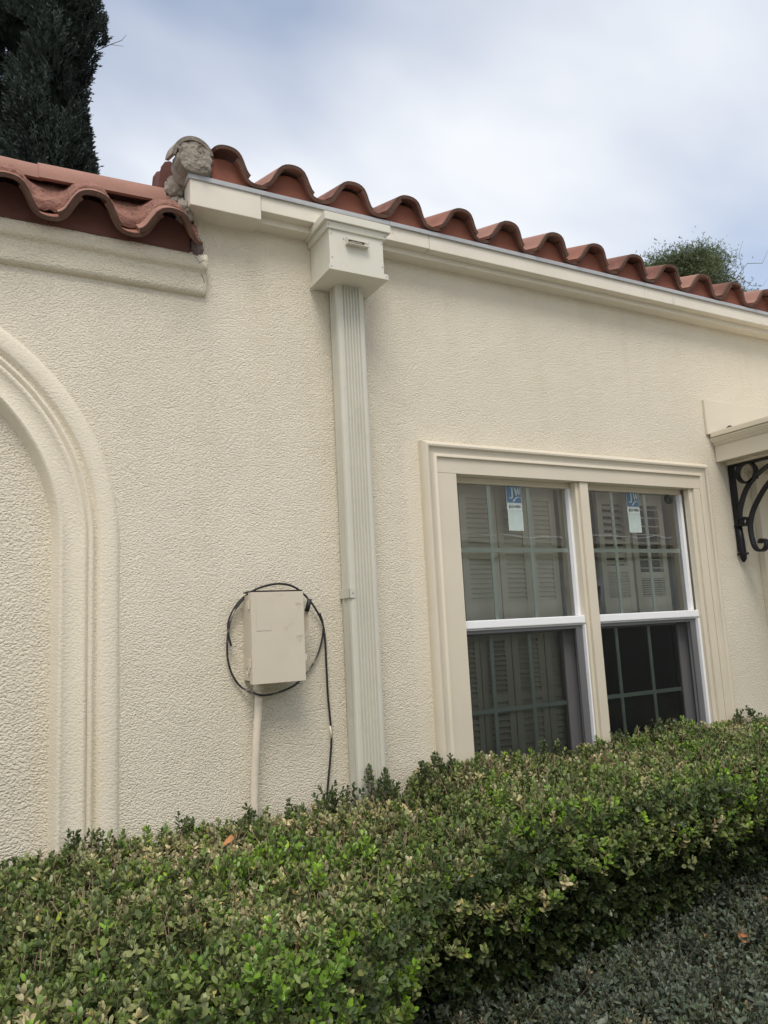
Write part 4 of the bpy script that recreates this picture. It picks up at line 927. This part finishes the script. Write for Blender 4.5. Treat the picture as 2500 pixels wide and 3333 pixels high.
    SV = np.array([(q, 0, -.03), (-q, q, -.03), (-q, -q, -.03), (q, 0, .02), (-q, q, .02), (-q, -q, .02)]); SF = np.array([(0, 1, 4), (0, 4, 3), (1, 2, 5), (1, 5, 4), (2, 0, 3), (2, 3, 5), (3, 4, 5)])
    Rs = frames(np.c_[r.normal(0, .4, n), r.normal(0, .4, n), np.ones(n)], r); X = np.einsum('nij,vj->nvi', Rs, SV) + np.c_[x, y, top_z(x, y) + r.uniform(-.02, .012, n)][:, None, :]
    o = bpy.data.objects.new('cut_twigs', np_mesh('cut_twigs', X.reshape(-1, 3), (SF[None] + (np.arange(n) * 6)[:, None, None]).reshape(-1, 3), 'twig')); C.objects.link(o); attach(o, e); o['kind'] = 'stuff'
    # untrimmed shoots standing up along the wall
    nt = len(tall); tp = []
    for tx, ty, th in tall:
        for q in range(int(5 + th * 60)):
            f = q / (5 + th * 60); tp.append((tx + r.normal(0, .018) * (1.2 - f), ty + r.normal(0, .018), zt + th * f - .01))
    if tp:
        tp = np.array(tp); nn = np.c_[r.normal(0, .35, len(tp)), r.normal(0, .35, len(tp)), np.ones(len(tp))]
        scatter('tall_shoots', e, BOXV, tp, nn, r.uniform(.8, 1.15, len(tp)), PAL_FACE[r.integers(0, 4, len(tp))] * r.uniform(.9, 1.5, (len(tp), 1)), 'leaf', r)
    for q in range(int((x1 - x0) * 9)):
        bx_ = r.uniform(x0 + .1, x1 - .1); tz = r.uniform(.60, .95); ty = float(front_y(np.array([bx_]), np.array([tz]))[0]) + .03
        pts = catmull([(bx_ + r.normal(0, .1), -.42, .02), (bx_ + r.normal(0, .08), -.46 + r.normal(0, .03), tz * .55), (bx_ + r.normal(0, .05), -.60, tz * .85), (bx_, ty, tz), (bx_ + r.normal(0, .05), ty - r.uniform(-.02, .03), tz + r.uniform(.03, .14))], 4)
        obj('branch', MB().tube(pts, list(np.linspace(.008, .0018, len(pts))), 5), 'twig', e)
    return e
hedge(-1.4, 1.32, .978, 'boxwood_hedge', 'lower shorn boxwood hedge in front of the arch, conduit and downspout', 300, 31, 5600,
      [(.30, -.06, .05), (.36, -.07, .06), (.62, -.07, .035), (1.10, -.10, .085), (1.13, -.12, .06), (1.20, -.09, .06), (1.28, -.12, .12), (1.31, -.14, .09), (1.35, -.11, .085), (.98, -.08, .04), (.85, -.07, .03)], .43)
hedge(1.27, 4.7, 1.055, 'boxwood_hedge', 'taller boxwood hedge growing under the window, dark leafy front', 300, 32, 4800,
      [(1.50, -.12, .02), (1.55, -.10, .05), (1.60, -.08, .035), (2.05, -.09, .03), (2.12, -.12, .03), (2.78, -.09, .05), (2.86, -.10, .045), (3.3, -.08, .05), (3.42, -.08, .04), (2.5, -.1, .03)], 0.0, .10, .06)
# low grey-green shrubs in front
ls = thing('low_shrub', (2.6, -1.15, 0), 'low dull grey green clipped shrub in front of the hedge', 'shrub')
r = np.random.default_rng(77)
def low_z(x, y): return .485 + .072 * np.clip(x, .9, 2.7) + .035 * fbm(x, y, 2.2, 5) + .02 * fbm(x, y, 6, 6) - .22 * np.clip((1.15 - x) / .35, 0, 1) ** 2
n = 13000; x = r.uniform(.80, 4.0, n); y = r.uniform(-1.65, -.60, n); kp = (x < 2.9) | (r.random(n) < .45); x, y = x[kp], y[kp]; n = len(x)
z = low_z(x, y) - r.random(n) ** 1.2 * .10 + .01
nr = np.c_[r.normal(0, .55, n), r.normal(0, .55, n), np.ones(n)]
PL_ = np.array([(.070, .090, .060), (.085, .105, .072), (.055, .075, .048), (.10, .115, .085), (.075, .10, .05)]) * 1.2
col = PL_[r.integers(0, 5, n)] * r.uniform(.7, 1.3, (n, 1)); dry = r.random(n) < .03; col[dry] = (.24, .20, .12)
scatter('foliage', ls, LOWV, np.c_[x, y, z], nr, r.uniform(.8, 1.2, n), col, 'leaf_dull', r, 300)
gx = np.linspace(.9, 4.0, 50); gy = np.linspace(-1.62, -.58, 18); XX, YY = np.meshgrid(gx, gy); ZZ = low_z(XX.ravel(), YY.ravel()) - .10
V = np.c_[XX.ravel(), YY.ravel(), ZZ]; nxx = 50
cm = MB().add(V.tolist(), [(j * nxx + i, j * nxx + i + 1, (j + 1) * nxx + i + 1, (j + 1) * nxx + i) for j in range(17) for i in range(49)]); obj('shade_core', cm, 'hedge_shade', ls)  # added core, dark colour in place of shade under the leaves
for q in range(14):
    bx_, by_ = r.uniform(1.0, 3.8), r.uniform(-1.4, -.7); obj('branch', MB().tube([(bx_, by_, 0), (bx_ + .03, by_, .3), (bx_ + r.normal(0, .06), by_ + r.normal(0, .05), .55)], [.008, .006, .003], 5), 'twig', ls)
# fallen leaves
def dry_leaf(loc, rot, s_, mat, label):
    V, F = leaf_shape(.75, .12, .2); V = V * s_
    m = MB().add(V.tolist(), [tuple(f) for f in F.tolist()] ); m.tube([(0, 0, 0), (-.3 * s_, .03 * s_, .05 * s_)], .0012, 4)
    o = obj('dry_leaf', m, mat); o.location = loc; o.rotation_euler = rot; tag(o, label, 'leaf', 'dry leaves lying on the hedges'); return o
dry_leaf((1.92, -.62, 1.115), (.3, -.5, 2.6), .045, 'dead_leaf', 'tan dry leaf lying on the hedge below the right sash')
dry_leaf((2.02, -.98, .640), (.4, -.3, .6), .05, 'dead_leaf_orange', 'orange dry leaf on the low grey green shrub')
dry_leaf((.62, -.52, 1.055), (-.3, -.2, .8), .042, 'dead_leaf_orange', 'brown dry leaf on the lower hedge near the conduit')

# ---- cypresses behind the wall, tree crowns beyond the roof
def spray(r, L=.22, nb=9, wid=.012, fan=.6):
    """feathery conifer spray along +Z"""
    Vs, Fs = [], []; off = 0
    def blade(p, d, ln, w_):
        nonlocal off
        d = d / np.linalg.norm(d); s_ = np.cross(d, r.normal(0, 1, 3)); s_ /= np.linalg.norm(s_); q = p + d * ln
        Vs.append(np.array([p - s_ * w_ * .3, p + d * ln * .5 + s_ * w_, q, p + d * ln * .5 - s_ * w_])); Fs.append(np.array([(0, 1, 2), (0, 2, 3)]) + off); off += 4
    blade(np.zeros(3), np.array([0, 0, 1.]), L, wid)
    for k in range(nb):
        f = .12 + .8 * k / nb; a = r.uniform(0, 6.28)
        blade(np.array([0, 0, L * f]), np.array([math.cos(a) * fan, math.sin(a) * fan, .8]), L * .42 * (1.1 - f * .5), wid * .85)
    V = np.concatenate(Vs); return V, np.concatenate(Fs)
def conifer_cloud(name, parent, pos, nrm, scale, col, variants, r, mat='needle'):
    n = len(pos); var = r.integers(0, len(variants), n); R_ = frames(nrm, r); VV, FF, CC = [], [], []; off = 0
    for k, (V, F) in enumerate(variants):
        ii = np.where(var == k)[0]; X = np.einsum('nij,vj->nvi', R_[ii] * scale[ii][:, None, None], V) + pos[ii][:, None, :]
        cc = np.repeat(col[ii][:, None, :], len(V), axis=1) * r.uniform(.8, 1.25, (len(ii), len(V), 1))
        VV.append(X.reshape(-1, 3)); CC.append(cc.reshape(-1, 3)); FF.append((F[None] + (np.arange(len(ii)) * len(V))[:, None, None]).reshape(-1, 3) + off); off += len(ii) * len(V)
    o = bpy.data.objects.new(name, np_mesh(name, np.concatenate(VV), np.concatenate(FF), mat, np.clip(np.concatenate(CC), .003, .6))); C.objects.link(o); attach(o, parent); o['kind'] = 'stuff'; return o
r = np.random.default_rng(5)
SPR = [spray(r) for _ in range(6)]
def cypress(cx_, cy_, zs, rs, label, n, seed, clump=.12, core_k=.6, low=4.0):
    r = np.random.default_rng(seed); e = thing('cypress_tree', (cx_, cy_, 0), label, 'tree', 'cypresses behind the arched wall')
    H = zs[-1]; obj('trunk', MB().tube([(cx_, cy_, 0), (cx_, cy_, H * .5), (cx_, cy_, H * .93)], [.16, .11, .02], 9), 'bark', e, smooth=True)
    rad = lambda z: np.interp(z, zs, rs)
    # plumes: upright flame-shaped clumps round the column
    npl = int(22 * (H - low)); P_, N_, S_, C_ = [], [], [], []
    for i in range(npl):
        z0 = r.uniform(low, H - .2); a = r.uniform(0, 6.283); rr = rad(z0) * r.uniform(.62, .97); hh = r.uniform(.45, .9); tone = r.uniform(.5, 2.0); bulg = r.uniform(.98, 1.12)  # tone paints highlights and dark clumps into the plume colour at random
        m = n // npl; f = r.random(m); rr2 = clump * np.sin(np.pi * np.clip(f * .85 + .12, 0, 1)) * np.sqrt(r.random(m)); b_ = r.uniform(0, 6.283, m)
        zz_ = z0 + f * hh; lean = 1 + .12 * f
        px = cx_ + np.cos(a) * rr * lean + rr2 * np.cos(b_); py = cy_ + np.sin(a) * rr * lean + rr2 * np.sin(b_)
        ex = np.hypot(px - cx_, py - cy_); lim = rad(zz_) * bulg; k_ = np.minimum(1, lim / np.maximum(ex, .01)); px = cx_ + (px - cx_) * k_; py = cy_ + (py - cy_) * k_
        P_.append(np.c_[px, py, zz_]); N_.append(np.c_[np.cos(a) * .35 + np.cos(b_) * .35 + r.normal(0, .2, m), np.sin(a) * .35 + np.sin(b_) * .35 + r.normal(0, .2, m), np.ones(m)])
        S_.append(r.uniform(.45, .9, m)); C_.append(np.tile(np.array([.026, .040, .033]) * tone, (m, 1)) * r.uniform(.7, 1.4, (m, 1)))
    conifer_cloud('crown', e, np.concatenate(P_), np.concatenate(N_), np.concatenate(S_), np.concatenate(C_), SPR, r)
    # added core: shade inside the crown given as near-black green
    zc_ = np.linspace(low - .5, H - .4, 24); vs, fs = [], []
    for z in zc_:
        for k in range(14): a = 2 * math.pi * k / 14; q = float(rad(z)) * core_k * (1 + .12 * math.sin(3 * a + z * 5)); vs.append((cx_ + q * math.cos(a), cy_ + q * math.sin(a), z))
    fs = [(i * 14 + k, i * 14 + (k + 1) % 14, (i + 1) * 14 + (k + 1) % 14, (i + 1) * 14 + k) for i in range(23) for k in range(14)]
    obj('inner_shade', MB().add(vs, fs), 'cypress_shade', e)
    return e
c1 = cypress(.66, 6.0, [0, 2, 4, 6.3, 6.87, 7.39, 7.66, 7.87, 8.13, 8.29, 8.62, 8.94, 9.3, 10.4, 11.6], [.30, .42, .44, .44, .42, .34, .33, .37, .44, .56, .57, .46, .53, .45, .12], 'dense dark cypress rising behind the low tiled coping', 30000, 11, .15, .78, 5.6)
tw = MB(); tw.tube([(1.12, 5.9, 8.42), (1.32, 5.9, 8.60), (1.44, 5.88, 8.68), (1.50, 5.88, 8.78)], [.006, .005, .004, .002], 4); tw.tube([(1.32, 5.9, 8.60), (1.47, 5.9, 8.63)], [.004, .002], 4); obj('bare_twig', tw, 'twig_grey', c1)
cypress(-.28, 6.5, [0, 3, 5, 7.2, 8.2, 9.5, 11, 12.5], [.4, .62, .66, .60, .52, .50, .42, .1], 'second cypress at the left edge with sky showing through its branches', 15000, 12, .11, .10, 5.4)
def crown_tree(cx_, cy_, cz_, rx, rz, n, label, seed, name='broad_tree', group='trees beyond the roof', tone=1.0):
    r = np.random.default_rng(seed); e = thing(name, (cx_, cy_, 0), label, 'tree', group)
    obj('trunk', MB().tube([(cx_, cy_, 0), (cx_ + .05, cy_, cz_ * .6), (cx_, cy_, cz_ + rz * .5)], [.18, .13, .03], 8), 'bark', e, smooth=True)
    P_, N_ = [], []
    for i in range(46):
        d = r.normal(0, 1, 3); d /= np.linalg.norm(d); q = np.array([cx_, cy_, cz_]) + d * np.array([rx * 1.05, rx, rz]) * r.uniform(.45, 1.0)
        if i < 16: obj('limb', MB().tube([(cx_, cy_, cz_ - rz * .6), tuple((np.array([cx_, cy_, cz_ - rz * .3]) + q) / 2), tuple(q)], [.03, .02, .006], 5), 'bark', e)
        m = n // 46; cl = r.normal(0, 1, (m, 3)) * np.array([.17, .17, .11]) * rx; P_.append(q + cl); N_.append(d * .35 + r.normal(0, .8, (m, 3)) + np.array([0, 0, .5]))
    P_ = np.concatenate(P_); N_ = np.concatenate(N_); m = len(P_)
    conifer_cloud('crown', e, P_, N_, r.uniform(.25, .48, m) * min(1, .55 + rx * .4), np.array([[.120, .155, .062]]) * tone * r.uniform(.6, 1.5, (m, 1)), SPR, r)
    return e
k8 = 10.6 / 18.6
t1 = crown_tree(24.3 * k8 - .15, 8, 1.6 + 13.2 * k8 - .42, 1.12, .70, 22000, 'olive green tree crown showing above the right end of the roof', 41)
tw = MB(); bb = lambda x, z: (x * k8, 7.8, 1.6 + (z - 1.6) * k8)
tw.tube([bb(25.9, 13.6), bb(26.9, 14.9), bb(27.6, 15.55), bb(28.6, 15.75), bb(29.2, 16.55)], [.012, .010, .008, .006, .003], 5); tw.tube([bb(27.2, 15.2), bb(27.15, 15.9), bb(27.5, 16.5)], [.007, .005, .003], 5); tw.tube([bb(26.9, 14.9), bb(27.7, 14.6), bb(28.4, 14.7), bb(28.8, 15.1)], [.007, .005, .004, .002], 5)
obj('bare_limb', tw, 'twig_grey', t1)
crown_tree(28.0 * k8, 8.4, 1.6 + 12.75 * k8, .30, .45, 2500, 'small tree top left of the far right edge, just over the tiles', 42, 'small_tree', tone=.9)
crown_tree(29.35 * k8, 8.4, 1.6 + 12.85 * k8, .28, .42, 2500, 'small tree top at the far right edge, just over the tiles', 43, 'small_tree', tone=.9)
